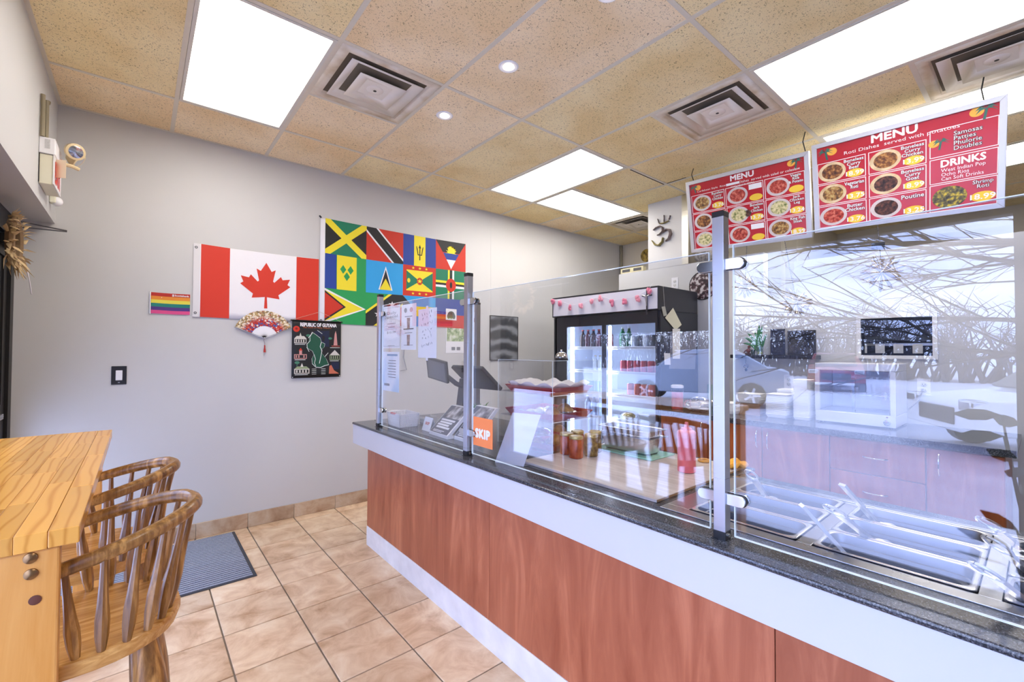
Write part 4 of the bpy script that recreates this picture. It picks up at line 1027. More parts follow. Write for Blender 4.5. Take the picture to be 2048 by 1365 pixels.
t = thing('wall_hanging', 'narrow brown and white wall hanging behind the staff-side post', 'wall hanging', (2.83, D, 1.3))
MB().box(2.79, 2.86, D-.006, D-.001, 1.33, 1.83).build('strip', PAPER, t, smooth=False)
MB().box(2.795, 2.855, D-.0075, D-.006, 1.34, 1.47).build('picture', speck('brown_picture', [(.35, '#7d3b25'), (.6, '#c38a5c')], 40, .5), t, smooth=False)
p = [ony(*q, D)-Y*.012 for q in ((801, 660), (808, 690), (806, 715), (812, 740), (800, 742))]
tag(MB().tube(p, .005, 7).build('loose_cable', plain('grey_cable', '#8d8d92', .5)), 'short grey cord hanging on the wall below the flag banner', 'cord')

# ================================================================== LEFT WALL ABOVE THE SHOP FRONT
Yb = 3.43; XB = ony(111, 300, Yb).x; YB2 = 3.70
CREAM = plain('cream_plastic', '#e3dfc8', .45); YCREAM = plain('yellowed_plastic', '#dcc79a', .4)
t = thing('exit_sign', 'cream emergency exit sign with two lamp heads and an orange tag', 'exit sign', (XL, 3.55, 2.3))
MB().box(XL+.001, XB-.008, Yb+.004, YB2-.004, 2.296, 2.455).build('sign_box', CREAM, t, smooth=False, bevel=.002)
MB().box(XB-.0075, XB-.003, Yb, YB2, 2.298, 2.458).build('sign_face', WHITE, t, smooth=False)
text('EXIT', (XB-.003, (Yb+YB2)/2, 2.375), .2, .11, col_('exit_red', '#e0402c'), t, Y, Z, bold=.05)
MB().box(XL+.001, XB, Yb-.004, YB2-.02, 2.458, 2.545).build('battery_box', WHITE, t, smooth=False, bevel=.003)
MB().box(XL+.022, XB-.02, Yb-.0048, Yb-.004, 2.485, 2.535).build('rating_label', plain('rating_label', '#c6c6c6', .6, var=.3, scale=160), t, smooth=False)
MB().box(XL+.001, XL+.004, Yb-.001, Yb+.004, 2.30, 2.455).build('gap_seal', BLACK, t, smooth=False)
br = MB().tube([(XB-.005, 3.60, 2.47), (XB+.05, 3.62, 2.47), (XB+.075, 3.64, 2.465)], .011, 8).build('bracket', YCREAM, t)
for (pp, dirn) in ((ony(151, 304, 3.58), Vector((.55, -1, -.35))), (ony(157, 323, 3.72), Vector((1, -.1, -.75)))):
    dn = dirn.normalized(); Mq = dn.to_track_quat('Z', 'Y').to_matrix()
    h = MB().lathe([(.012, -.06), (.03, -.048), (.044, -.02), (.046, .004), (.041, .006)], pp, 20, Mq).build('lamp_head', YCREAM, t)
    MB().lathe([(.0405, .0045), (.03, .007), (.001, .009)], pp, 18, Mq, caps=False).build('reflector', CHROME, h)
MB().obox((XB+.012, 3.50, 2.405), (.001, .055, .1), rotz(R(18))).build('inspection_tag', col_('tag_orange', '#f0613a'), t, smooth=False)
MB().obox((XB+.018, 3.47, 2.40), (.001, .05, .1), rotz(R(60))).build('paper_tag', col_('tag_paper', '#ead9bd'), t, smooth=False)
p0 = onx(120, 404, XL+.03)
t = thing('motion_sensor', 'small round white motion sensor under the exit sign', 'sensor', (XL, 3.86, 2.3))
MB().box(XL+.001, XL+.03, 3.80, 3.86, 2.285, 2.345).build('backplate', CREAM, t, smooth=False, bevel=.006)
MB().sphere((XL+.032, 3.83, 2.30), (.026, .026, .028), 14, 9).build('lens', WHITE, t)
for px, lo, hi, hook in ((87, 2.545, onx(86, 203, XL).z, False), (95, 2.545, onx(95, 219, XL).z, True)):
    y = onx(px, 230, XL+.015).y; pts = [(XL+.012, y, lo), (XL+.012, y+.004, (lo+hi)/2), (XL+.012, y-.002, hi)]
    if hook: pts += [(XL+.016, y+.018, hi+.004), (XL+.012, y+.03, hi-.004)]
    tag(MB().tube(pts, .0095, 8).build('conduit', plain('old_conduit', '#8a7f66', .6, var=.25)), 'short %s old metal conduit above the exit sign' % ('hooked' if hook else 'straight'), 'conduit')
# ---- door closer arm and dried wreath on the door
t = thing('door_closer', 'grey metal door closer with long folding arm over the door', 'door closer', (-.56, 3.9, 2.1))
a0, a1 = ony(18, 439, 3.93), ony(134, 462, 3.97); b0 = ony(20, 452, 3.95)
MB().tube([a0, a1], .0085, 6, flat=.5).build('arm', plain('closer_grey', '#77777a', .35, .6), t)
MB().tube([b0, a1-Z*.006], .0075, 6, flat=.5).build('arm', plain('closer_grey', '#77777a', .35, .6), t)
MB().box(-.613, -.575, 3.74, 3.94, 2.0, 2.06).build('body', BLACKM, t, smooth=False, bevel=.006)
t = thing('dried_wreath', 'wreath of dried straw leaves hanging on the shop door', 'wreath', (-.56, 3.56, 1.83))
rnd = random.Random(3); m = MB(); c = Vector((-.528, 3.56, 1.985))
for k in range(90):
    a = rnd.uniform(0, 6.28); q = c+Vector((rnd.uniform(-.015, .03), math.cos(a)*.12, math.sin(a)*.12))
    d = Vector((rnd.uniform(-.3, .6), math.cos(a)+rnd.uniform(-.7, .7), math.sin(a)+rnd.uniform(-.7, .7))).normalized()*rnd.uniform(.04, .085)
    m.tube([q, q+d*.5, q+d+Vector((.012, 0, -.012))], [.004, .011, .001], 5, flat=.25)
m.build('straw', plain('dried_straw', '#cdb287', .8, var=.3, scale=30), t)['kind'] = 'stuff'
MB().tube([c+Vector((0, math.cos(R(k*20))*.115, math.sin(R(k*20))*.115)) for k in range(19)], .02, 7, caps=False).build('ring', plain('twig_ring', '#7a6145', .9), t)
MB().tube([c+Vector((.03, .13, -.12)), c+Vector((.04, .16, -.2)), c+Vector((.04, .22, -.26))], .003, 5).build('ribbon', WHITE, t)
# ================================================================== ON THE SERVING COUNTER
ZC = ZT+.0005
# ---- papers taped inside the far pane
XPp = XG+.0065
def sheet_on_pane(q, label, cat='notice', mat=PAPER, bend=.0):
    """q: left/right/top/bottom pixels on the pane"""
    a, b = onx(q[0], q[2], XPp), onx(q[1], q[3], XPp)
    y1, y0, z1, z0 = a.y, b.y, a.z, b.z
    t = thing('taped_paper', label, cat, (XPp, (y0+y1)/2, z0))
    MB().box(XPp-.0006, XPp+.0006, y0, y1, z0, z1).build('sheet', mat, t, smooth=False)
    return t, y0, y1, z0, z1
def lines(t, y0, y1, rows, mat=GREYINK, nm='printed_line', x=None):
    x = XPp if x is None else x
    for (z, a, b, h) in rows: MB().box(x-.0012, x-.0008, y1-(y1-y0)*b, y1-(y1-y0)*a, z-h/2, z+h/2).build(nm, mat, t, smooth=False)
MY = -Y
t, y0, y1, z0, z1 = sheet_on_pane((767, 800, 615, 697), 'white daily special notice taped in the far glass pane'); H = z1-z0
text('Daily\nSpecial', (XPp-.0008, (y0+y1)/2, z1-H*.22), (y1-y0)*.72, H*.17, GREYINK, t, MY, Z)
text('$10.99', (XPp-.0008, (y0+y1)/2, z1-H*.63), (y1-y0)*.5, H*.06, INK, t, MY, Z)
lines(t, y0, y1, [(z1-H*.42, .25, .75, H*.014), (z1-H*.50, .3, .7, H*.014), (z0+H*.06, .3, .7, H*.008)])
e = MB()
for q in ((y0+.008, y1-.008, z1-.014, z1-.0125), (y0+.008, y1-.008, z0+.0125, z0+.014), (y0+.008, y0+.0095, z0+.013, z1-.013), (y1-.0095, y1-.008, z0+.013, z1-.013)): e.box(XPp-.0012, XPp-.0008, *q)
e.build('border', GREYINK, t, smooth=False)
t, y0, y1, z0, z1 = sheet_on_pane((803, 832, 611, 700), 'white drinks notice with two cup pictures taped in the far glass pane'); H = z1-z0
lines(t, y0, y1, [(z1-H*.27, .25, .75, H*.02), (z1-H*.63, .25, .75, H*.015), (z0+H*.1, .2, .8, H*.012)]); lines(t, y0, y1, [(z1-H*.545, .16, .84, H*.025)], INK)
CUP = speck('cup_picture', [(.35, '#6b4a40'), (.6, '#b58f80')], 60, .6)
for zz in (z1-H*.42, z1-H*.79): MB().prism([(-.022, .035), (.022, .035), (.017, -.035), (-.017, -.035)], (XPp-.0008, (y0+y1)/2, zz), -Y, Z, .0005).build('cup_picture', CUP, t, smooth=False)
for k, c in ((.3, GREYINK), (.68, col_('rose', '#c98a90'))): MB().prism(ell(0, 0, .02, .016), (XPp-.0008, y1-(y1-y0)*k, z1-H*.13), -Y, Z, .0005).build('logo', c, t, smooth=False)
t, y0, y1, z0, z1 = sheet_on_pane((837, 873, 620, 717), 'handwritten white note taped in the far glass pane'); H = z1-z0
rnd = random.Random(2)
for r_, (v, n_) in enumerate(((.12, 5), (.21, 3), (.33, 6), (.45, 4), (.52, 2), (.6, 4), (.76, 8))):
    for k in range(n_):
        yy = y1-(y1-y0)*(.18+.62*(k+.5)/n_); zz = z1-H*v+.02*(k/n_)
        pts = [Vector((XPp-.0014, yy+rnd.uniform(-.008, .008), zz+rnd.uniform(-.01, .01))) for _ in range(4)]
        MB().tube(pts, .0009, 4).build('pen_stroke', GREYINK, t)
for v, s in ((z1+.004, 1), (z0-.004, -1)): MB().box(XPp-.0015, XPp-.0007, (y0+y1)/2-.012, (y0+y1)/2+.012, v-.012, v+.012).build('tape', plain('tape', '#f3f3f6', .4), t, smooth=False)
t, y0, y1, z0, z1 = sheet_on_pane((767, 798, 704, 786), 'pale blue and white price list taped below the daily special notice', mat=speck('pale_blue_paper', [(.42, '#f0f2f8'), (.62, '#b9d3ea')], 5, .6)); H = z1-z0
lines(t, y0, y1, [(z1-H*.08, .25, .9, H*.05)], col_('pale_blue', '#7d9cc0')); lines(t, y0, y1, [(z1-H*(.22+.07*k), .35-.05*(k % 2), .8, H*.02) for k in range(7)]); lines(t, y0, y1, [(z0+H*.16, .08, .42, H*.06)], GREYINK)

# ---- white slotted basket with red handle
b0 = Vector((1.455, 2.955, ZC)); t = thing('plastic_basket', 'white slotted plastic basket with a red handle at the far end', 'basket', b0)
WPL = plain('white_plastic', '#f0f0f4', .4)
bw, bl, bh = .075, .10, .092
m = MB().box(-bw*.86, bw*.86, -bl*.86, bl*.86, 0, .004).build('bottom', WPL, t, local=True, smooth=False)
def bwall(nm, pts0, pts1, n, rows):
    q = MB(); a0, a1 = Vector(pts0[0]), Vector(pts0[1]); c0, c1 = Vector(pts1[0]), Vector(pts1[1])
    for k in range(n+1):
        f_ = k/n; q.tube([a0.lerp(a1, f_), c0.lerp(c1, f_)], .0046, 5)
    for r_ in rows: q.tube([a0.lerp(c0, r_), a1.lerp(c1, r_)], .0032, 5)
    q.build(nm, WPL, t, local=True)
B = [(-bw*.86, -bl*.86), (bw*.86, -bl*.86), (bw*.86, bl*.86), (-bw*.86, bl*.86)]; T = [(-bw, -bl), (bw, -bl), (bw, bl), (-bw, bl)]
for k in range(4):
    a, b = B[k], B[(k+1) % 4]; c, d = T[k], T[(k+1) % 4]
    bwall('slotted_side', [(*a, .003), (*b, .003)], [(*c, bh), (*d, bh)], 10, (.06, .22, .38, .54, .7, .86))
MB().tube([(*T[0], bh), (*T[1], bh), (*T[2], bh), (*T[3], bh), (*T[0], bh)], .005, 6, caps=False).build('rim', WPL, t, local=True)
MB().box(-bw-.004, -bw+.006, -.04, .04, bh-.006, bh+.006).build('red_handle', plain('red_plastic', '#d0283a', .35), t, local=True, bevel=.002)
t = thing('tray_box', 'clear tray with grey odds and ends behind the white basket', 'tray', (1.62, 2.93, ZC))
for q in ((-.05, .05, -.08, -.078), (-.05, .05, .078, .08), (-.05, -.048, -.08, .08), (.048, .05, -.08, .08)): MB().box(*q, 0, .06).build('side', ACRYL, t, local=True, smooth=False)
MB().box(-.05, .05, -.08, .08, 0, .002).build('base', ACRYL, t, local=True, smooth=False)
MB().box(-.035, .035, -.06, .02, .003, .04).build('card_pack', plain('grey_card', '#8f9099', .6), t, local=True, bevel=.002)
tag(MB().lathe([(.02, 0), (.045, .0), (.05, .01), (.05, .07), (.043, .082), (.02, .084)], (1.49, 3.16, ZC), 20).build('paper_roll', WPL), 'white till roll beyond the basket near the wall end', 'paper roll')

# ---- tent card and brochure stands
t = thing('tent_card', 'small white tent card with red lettering beside the basket', 'card', (1.49, 2.665, ZC))
a, b = Vector((1.477, 2.72, ZC)), Vector((1.474, 2.61, ZC)); top = Vector((.028, 0, .088))
MB().loft([[a, b, b+top, a+top], [a+X*.0012, b+X*.0012, b+top+X*.0012, a+top+X*.0012]]).build('front_leaf', PAPER, t, smooth=False)
MB().loft([[a+X*.06, b+X*.06, b+top, a+top], [a+X*.0612, b+X*.0612, b+top+X*.0012, a+top+X*.0012]]).build('back_leaf', PAPER, t, smooth=False)
text('SKIP', (a+b)/2+top*.55, .055, .018, col_('card_red', '#d9604a'), t, (b-a), top, bold=.06)
def brochure_stand(label, p0, p1, lean, hgt, seed):
    """p0 far, p1 near end of the front lower edge"""
    p0, p1 = Vector(p0), Vector(p1); t = thing('brochure_stand', label, 'brochure stand', (p0+p1)/2)
    up = Vector((lean, 0, hgt)); th = Vector((.028, 0, -.0)); lip = Z*.018
    p0b, p1b = p0+lip, p1+lip
    MB().loft([[p0, p1, p1+lip, p0+lip], [p0+X*.045, p1+X*.045, p1+lip+X*.045, p0+lip+X*.045]]).build('tray', WHITE, t, smooth=False)
    MB().loft([[p0b, p1b, p1b+up, p0b+up], [p0b+th, p1b+th, p1b+up+th, p0b+up+th]]).build('booklets', WHITE, t, smooth=False)
    e = (p1-p0); n_ = e.cross(up).normalized(); n_ = n_ if n_.x < 0 else -n_
    def onf(nm, poly, mat, l): MB().prism([(x*e.length, y*up.length) for x, y in poly], p0b+n_*l, e.normalized(), up.normalized(), .0004*(1 if e.cross(up).dot(n_) > 0 else -1)).build(nm, mat, t, smooth=False)
    onf('cover', rect(.02, .94, .02, .98), plain('cover_grey', '#5d5f69', .35), .0006)
    onf('cover_picture', [(.1, .55), (.94, .55), (.94, .98), (.3, .98)], speck('cover_picture', [(.35, '#3a3434'), (.55, '#a9a3a2'), (.7, '#e9e6e6')], 18, .4), .0014)
    for k in range(4): onf('title_line', rect(.12+.03*(k % 2), .82-.06*(k % 3), .44-.085*k, .50-.085*k), WHITE, .0014)
    for k in range(2): onf('small_print', rect(.14, .7-.1*k, .09-.04*k, .11-.04*k), WHITE, .0014)
brochure_stand('slanted stand of grey booklets between the tent card and guard post', (1.445, 2.56, ZC), (1.437, 2.325, ZC), .17, .155, 1)
brochure_stand('slanted stand of grey booklets behind the orange card', (1.475, 2.31, ZC), (1.47, 2.10, ZC), .165, .175, 2)
# orange card on the wide pane
a, b = onx(947, 833, XG-.0055), onx(985, 903, XG-.0055)
t = thing('orange_card', 'orange card with white lettering stuck on the wide glass pane', 'card', (XG-.0055, (a.y+b.y)/2, b.z))
a2 = onx(947, 896, XG-.0055)
MB().box(XG-.006, XG-.005, b.y, a.y, b.z+.006, a.z).build('card', col_('orange', '#f58a4e'), t, smooth=False)
text('SKIP', (XG-.006, (a.y+b.y)/2, (a.z+b.z)/2-.005), abs(a.y-b.y)*.74, .042, C_WHT, t, MY, Z, bold=.09, spacing=1.1)
# frosted plastic sheet
FROST = None
def frosted():
    mt, n, b = newmat('frosted_plastic'); b.inputs['Base Color'].default_value = (.85, .85, .95, 1); out = n.nodes['Material Output']
    tr = node(n, 'ShaderNodeBsdfTransparent'); mx = node(n, 'ShaderNodeMixShader'); mx.inputs[0].default_value = .42
    n.links.new(tr.outputs[0], mx.inputs[1]); n.links.new(b.outputs[0], mx.inputs[2]); n.links.new(mx.outputs[0], out.inputs[0]); b.inputs['Roughness'].default_value = .3
    return mt
a, b = onz(990, 925, ZC), onz(1047, 934, ZC)
t = thing('plastic_sign_sheet', 'translucent plastic sign sheet leaning between the booklets and food case', 'sign holder', (a+b)/2)
up = Vector((.11, 0, .23))
MB().loft([[a, b, b+up, a+up], [a+X*.002, b+X*.002, b+up+X*.002, a+up+X*.002]]).build('sheet', frosted(), t, smooth=False)
MB().loft([[a, b, b+X*.07, a+X*.07], [q+Z*.002 for q in (a, b, b+X*.07, a+X*.07)]]).build('foot', ACRYL, t, smooth=False)

# ---- till with customer display
t = thing('till', 'black point of sale till with a small customer display', 'till', (1.78, 2.70, ZC))
PLB = plain('till_black', '#2c2d33', .35); PLG = plain('till_grey', '#3b3c42', .4)
MB().lathe([(.115, 0), (.118, .012), (.10, .04), (.05, .055), (.045, .06)], (1.78, 2.72, ZC), 24).build('base', PLG, t)
MB().obox((1.80, 2.70, ZC+.19), (.06, .085, .29), Matrix.Rotation(R(8), 3, 'Y')).build('column', PLB, t, bevel=.008)
Mm = rotz(R(-38)) @ Matrix.Rotation(R(38), 3, 'Y')
MB().obox((1.845, 2.60, ZC+.345), (.03, .33, .25), rotz(R(6)) @ Matrix.Rotation(R(-50), 3, 'Y')).build('main_screen', PLB, t, bevel=.008)
c0 = (onx(848, 764, 1.66)+onx(905, 714, 1.66))/2; 
Md = rotz(R(12)) @ Matrix.Rotation(R(-14), 3, 'Y')
wd, hd_ = .215, .165
dsp = MB().obox(c0, (.022, wd, hd_), Matrix.Rotation(R(10), 3, 'X') @ Md).build('customer_display', PLG, t, bevel=.006)
MB().obox(c0-(Matrix.Rotation(R(10), 3, 'X') @ Md) @ X*.0115, (.001, wd*.84, hd_*.82), Matrix.Rotation(R(10), 3, 'X') @ Md).build('display_glass', plain('display_glass', '#74757b', .15), dsp, smooth=False)
MB().tube([c0+X*.012, Vector((1.75, 2.72, ZC+.30)), Vector((1.79, 2.70, ZC+.28))], .018, 8).build('display_arm', PLB, t)

# ---- glasses with sprigs
vz = Vector((1.715, 2.385, ZC))
t = thing('glass_vase', 'clear glass vase with green sprigs behind the guard post', 'vase', vz)
MB().lathe([(.0, .004), (.026, .004), (.03, .14), (.033, .14), (.029, 0), (0, 0)], n=20, caps=False).build('glass', sheet('vase_glass', (.88, .93, .95), .1, .8, 3), t, local=True)
rnd = random.Random(9)
for k in range(9):
    a = rnd.uniform(0, 6.28); L = rnd.uniform(.05, .10); d = Vector((math.cos(a)*.8, math.sin(a), .9)).normalized()*L; s = Vector((rnd.uniform(-.015, .015), rnd.uniform(-.015, .015), .06))
    MB().tube([s, s+Z*.07+d*.3, s+Z*.08+d*.8, s+Z*.07+d*1.2], [.002, .006, .007, .001], 5, flat=.3).build('leaf', plain('sprig_green', '#4f8a3a', .5), t, local=True)
tag(MB().lathe([(.0, .004), (.024, .004), (.027, .12), (.029, .12), (.026, 0), (0, 0)], vz+Vector((.012, .075, 0)), 20, caps=False).build('drinking_glass', sheet('vase_glass')), 'empty clear tumbler beside the glass vase with sprigs', 'glass')

# ---- acrylic food case with three red trays
CX0, CX1, CY0, CY1, CZ1 = 1.64, 2.012, 1.634, 2.088, 1.35
t = thing('food_case', 'clear acrylic three-shelf food case on the counter', 'food case', ((CX0+CX1)/2, (CY0+CY1)/2, ZC))
k_ = .004
for nm, q in (('front', (CX0, CX0+k_, CY0, CY1, ZC, CZ1)), ('side', (CX0+k_, CX1, CY0, CY0+k_, ZC, CZ1)), ('side', (CX0+k_, CX1, CY1-k_, CY1, ZC, CZ1)), ('top', (CX0, CX1, CY0, CY1, CZ1, CZ1+k_)),
              ('shelf', (CX0+k_, CX1, CY0+k_, CY1-k_, 1.168, 1.172)), ('shelf', (CX0+k_, CX1, CY0+k_, CY1-k_, 1.030, 1.034)), ('base', (CX0+k_, CX1, CY0+k_, CY1-k_, ZC, ZC+k_))):
    o = MB().box(*q).build(nm, ACRYL, t, smooth=False)
    if nm == 'shelf': MB().box(CX0+k_, CX1, CY0+k_-.0006, CY0+k_+.0012, q[4], q[5]).build('bright_edge', EDGE, o, smooth=False)
e = MB()
for x in (CX0, CX1): e.box(x-.0012, x+.0012, CY0-.0012, CY0+.0012, ZC, CZ1+k_)
e.box(CX0-.0012, CX0+.0012, CY1-.0012, CY1+.0012, ZC, CZ1+k_)
e.box(CX0-.001, CX0+.001, CY0, CY1, CZ1+k_-.001, CZ1+k_+.001).box(CX0, CX1, CY0-.001, CY0+.001, CZ1+k_-.001, CZ1+k_+.001)
e.build('bright_edge', EDGE, t, smooth=False)
REDT = plain('red_tray', '#b92d33', .35)
def tray_loft(a, b, h):
    m = MB(); m.loft([rr(a, b, .02, h), rr(a*.97, b*.97, .02, h-.001), rr(a*.86, b*.88, .02, .003), rr(a*.86, b*.88, .02, 0), rr(a*.98, b*.98, .02, h-.006), rr(a, b, .02, h)], False, False)
    m.add(rr(a*.86, b*.88, .02, .003), [tuple(range(24))]); m.add(rr(a*.86, b*.88, .02, 0), [tuple(range(24))[::-1]]); return m
PASTRY = speck('golden_pastry', [(.3, '#8e5a22'), (.6, '#c48a3c'), (.75, '#dcb066')], 30, .5, bmp=.4)
LINER = plain('liner_paper', '#f2ecea', .7)
def red_tray(z, label): 
    t = thing('red_tray', label, 'tray', ((CX0+CX1)/2, (CY0+CY1)/2-.005, z)); tray_loft(.168, .205, .036).build('tray', REDT, t, local=True); return t
t = red_tray(1.1725, 'red plastic tray lined with white paper on the top shelf')
def crump(u, v):
    x, y = (u-.5)*.30, (v-.5)*.375; ed = max(abs(u-.5), abs(v-.5))*2
    return Vector((x, y, .006+.034*ed**4+.02*max(0, math.sin(u*9)*math.sin(v*11))*ed+(.02 if ed > .98 else 0)*abs(math.sin(u*7+v*9))))
MB().grid(crump, 22, 22).build('liner_paper', LINER, t, local=True, solid=.0006)
t = red_tray(1.0345, 'red plastic tray with foil and brown patties on the middle shelf')
def crump2(u, v): return Vector(((u-.5)*.28, .02+(v-.5)*.30, .012+.012*math.sin(u*23)*math.sin(v*19)+.012*abs(u-.5)))
MB().grid(crump2, 20, 20).build('foil', plain('foil', '#d9d5d8', .25, .8), t, local=True, solid=.0006)
rnd = random.Random(5)
def pastry(pos, sz, label, grp, a):
    t = thing('pastry', label, 'pastry', pos, a, grp)
    m = MB(); m.grid(lambda u, v: Vector(((u-.5)*2*sz[0]*math.sqrt(max(.0, 1-(2*v-1)**2))*.98, (v-.5)*2*sz[1], sz[2]*(1-(2*u-1)**2)*(1-(2*v-1)**2)**.6)), 10, 10)
    m.grid(lambda u, v: Vector(((.5-u)*2*sz[0]*math.sqrt(max(.0, 1-(2*v-1)**2))*.98, (v-.5)*2*sz[1], 0)), 10, 10)
    m.build('crust', PASTRY, t, local=True)
for k, (dx, dy) in enumerate(((-.06, -.10), (.03, -.12), (-.02, -.06), (.07, -.07))):
    pastry(((CX0+CX1)/2+dx, (CY0+CY1)/2+dy, 1.055+.014*(k % 2)), (.045, .055, .035), 'golden brown patty on the middle red tray', 'patties on the middle tray', rnd.uniform(0, 3))
t = red_tray(ZC+.0045, 'red plastic tray with bagged pastries at the bottom of the case')
MB().sphere((-.03, .06, .045), (.09, .10, .045), 14, 9).build('plastic_bag', sheet('bag_film', (.92, .93, .95), .12, .7, 2), t, local=True)
for k, (dx, dy) in enumerate(((-.05, .03), (.02, .07), (-.06, .10), (.05, -.08), (-.03, -.10), (.08, -.02), (.0, -.04))):
    pastry(((CX0+CX1)/2+dx, (CY0+CY1)/2+dy, ZC+.010+.03*(k % 3)), (.04, .05, .035), 'pale round pastry in the bottom red tray', 'pastries in the bottom tray', rnd.uniform(0, 3))
bp = Vector((1.80, 1.725, CZ1+k_+.0003))
t = thing('call_bell', 'silver call bell with a black patterned base on the food case', 'bell', bp)
MB().lathe([(.038, 0), (.038, .006), (.033, .012)], n=24).build('base', plain('bell_base', '#1a1a1c', .4, var=.4, scale=90), t, local=True)
MB().lathe([(.036, .013), (.035, .022), (.026, .037), (.012, .045), (.004, .046)], n=24).build('dome', CHROME, t, local=True)
MB().lathe([(.0035, .046), (.0035, .052), (.006, .054), (.004, .058)], n=12).build('plunger', CHROME, t, local=True)
# ---- cutting board, jars, pans, bottle
BRD = wood('pale_board', '#b7aba5', '#dfd8d6', (26, 2.5, 26), .3, 1.0, False)
t = thing('cutting_board', 'pale wood-grain board on the counter in front of the cooler', 'board', (1.72, 1.26, ZC))
MB().box(1.422, 2.13, .895, 1.628, ZC, ZC+.011).build('slab', BRD, t, smooth=False, bevel=.001)
MB().box(1.424, 2.128, .8943, .8952, ZC+.001, ZC+.009).build('brown_edge', plain('board_edge', '#a8825a', .5), t, smooth=False)
ZB = ZC+.0115
GOLD = plain('gold_lid', '#cdb678', .3, .7)
def jar(pos, c, lab):
    t = thing('sauce_jar', lab, 'jar', (*pos, ZB), group='jars of sauce on the pale board')
    MB().lathe([(.030, 0), (.034, .003), (.0355, .012), (.0355, .085), (.032, .094), (.031, .098)], n=24).build('glass_body', c, t, local=True)
    MB().lathe([(.0335, .094), (.0345, .096), (.0345, .107), (.033, .109), (.029, .1095), (.028, .108)], n=24).build('lid', GOLD, t, local=True)
RS = speck('pepper_sauce', [(.35, '#8c3417'), (.6, '#b8552a')], 26, .15); GS = speck('green_achar', [(.3, '#4d3a1c'), (.55, '#7d6434'), (.75, '#9c8548')], 70, .15)
jar((1.664, 1.494), RS, 'foremost jar of orange pepper sauce with a gold lid'); jar((1.690, 1.582), RS, 'jar of orange sauce touching the food case end')
jar((1.757, 1.476), GS, 'jar of brown pickle with a gold lid beside the sauce jars'); jar((1.775, 1.585), RS, 'middle jar of orange sauce half hidden behind the front ones'); jar((1.838, 1.52), GS, 'rear jar of brown pickle nearest the steel pans')
NPAN = steel('nested_pan_steel', '#d2d4da', .3, (60, 3, 3))
# nested steel pans on a green-edged glass board
t = thing('glass_board', 'glass board with green edges under the nested steel pans', 'board', (2.0, 1.40, ZB))
MB().box(1.89, 2.10, 1.215, 1.585, ZB, ZB+.007).build('plate', plain('green_glass', '#8fc9b4', .1), t, bevel=.003)
for zz, lab, sc in ((ZB+.008+.082, 'outer steel pan standing on the green glass board', 1.0), (ZB+.008+.118, 'inner steel pan nested in the other pan', .985)):
    t = thing('nested_pan', lab, 'pan', (1.995, 1.405, zz)); pan_mesh(.088*sc, .165*sc, .081 if sc == 1 else .09).build('tray', NPAN, t, local=True, solid=.001)
t = thing('squeeze_bottle', 'red sauce squeeze bottle standing at the board edge', 'bottle', (1.855, 1.018, ZB))
PINK = plain('translucent_red', '#e0646c', .3); 
MB().lathe([(.034, 0), (.038, .003), (.0385, .02), (.037, .135), (.0385, .15), (.037, .158)], n=26).build('body', PINK, t, local=True)
MB().lathe([(.0395, .152), (.04, .156), (.04, .172), (.036, .178), (.024, .184), (.022, .192), (.010, .194), (.0075, .215), (.005, .217)], n=26).build('cap', plain('cap_red', '#e57a7a', .35), t, local=True)
t = thing('folded_cloth', 'yellow folded cloth behind the steam table', 'cloth', (2.10, .93, ZC))
MB().grid(lambda u, v: Vector((2.04+.12*u, .885+.09*v, ZC+.018+.010*math.sin(u*6+v*4)+.006*math.sin(v*13))), 12, 12).build('fold', plain('yellow_cloth', '#e6a63a', .85, bmp=.3), t, solid=.016)
tag(MB().tube([Vector((2.085+.024*math.cos(R(k*20)), 1.055+.024*math.sin(R(k*20)), ZB+.006)) for k in range(19)], .006, 8, caps=False).build('tape_ring', plain('amber_ring', '#d79a34', .4)), 'amber ring lying on the board near the yellow cloth', 'ring')
t = thing('potted_plant', 'leafy plant in a dark pot on the floor by the shop window', 'plant', (-.36, .01, 0))
MB().lathe([(.09, 0), (.13, .26), (.14, .28), (.12, .28), (.11, .24), (.01, .24)], n=20).build('pot', plain('dark_pot', '#3b3330', .6), t, local=True)
rnd = random.Random(8)
for k in range(22):
    a = rnd.uniform(0, 6.28); h = rnd.uniform(.45, 1.15); p = Vector((0, 0, .24)); q = Vector((math.cos(a)*.05, math.sin(a)*.12, h)); d = Vector((math.cos(a)*.11, math.sin(a)*.16, rnd.uniform(-.02, .08)))
    MB().tube([p, p.lerp(q, .5)+Vector((.01, 0, 0)), q, q+d*.3, q+d*.65, q+d], [.006, .005, .004, .024, .026, .002], 6, flat=.15).build('leaf', plain('plant_green', '#2f4a2a', .5), t, local=True)
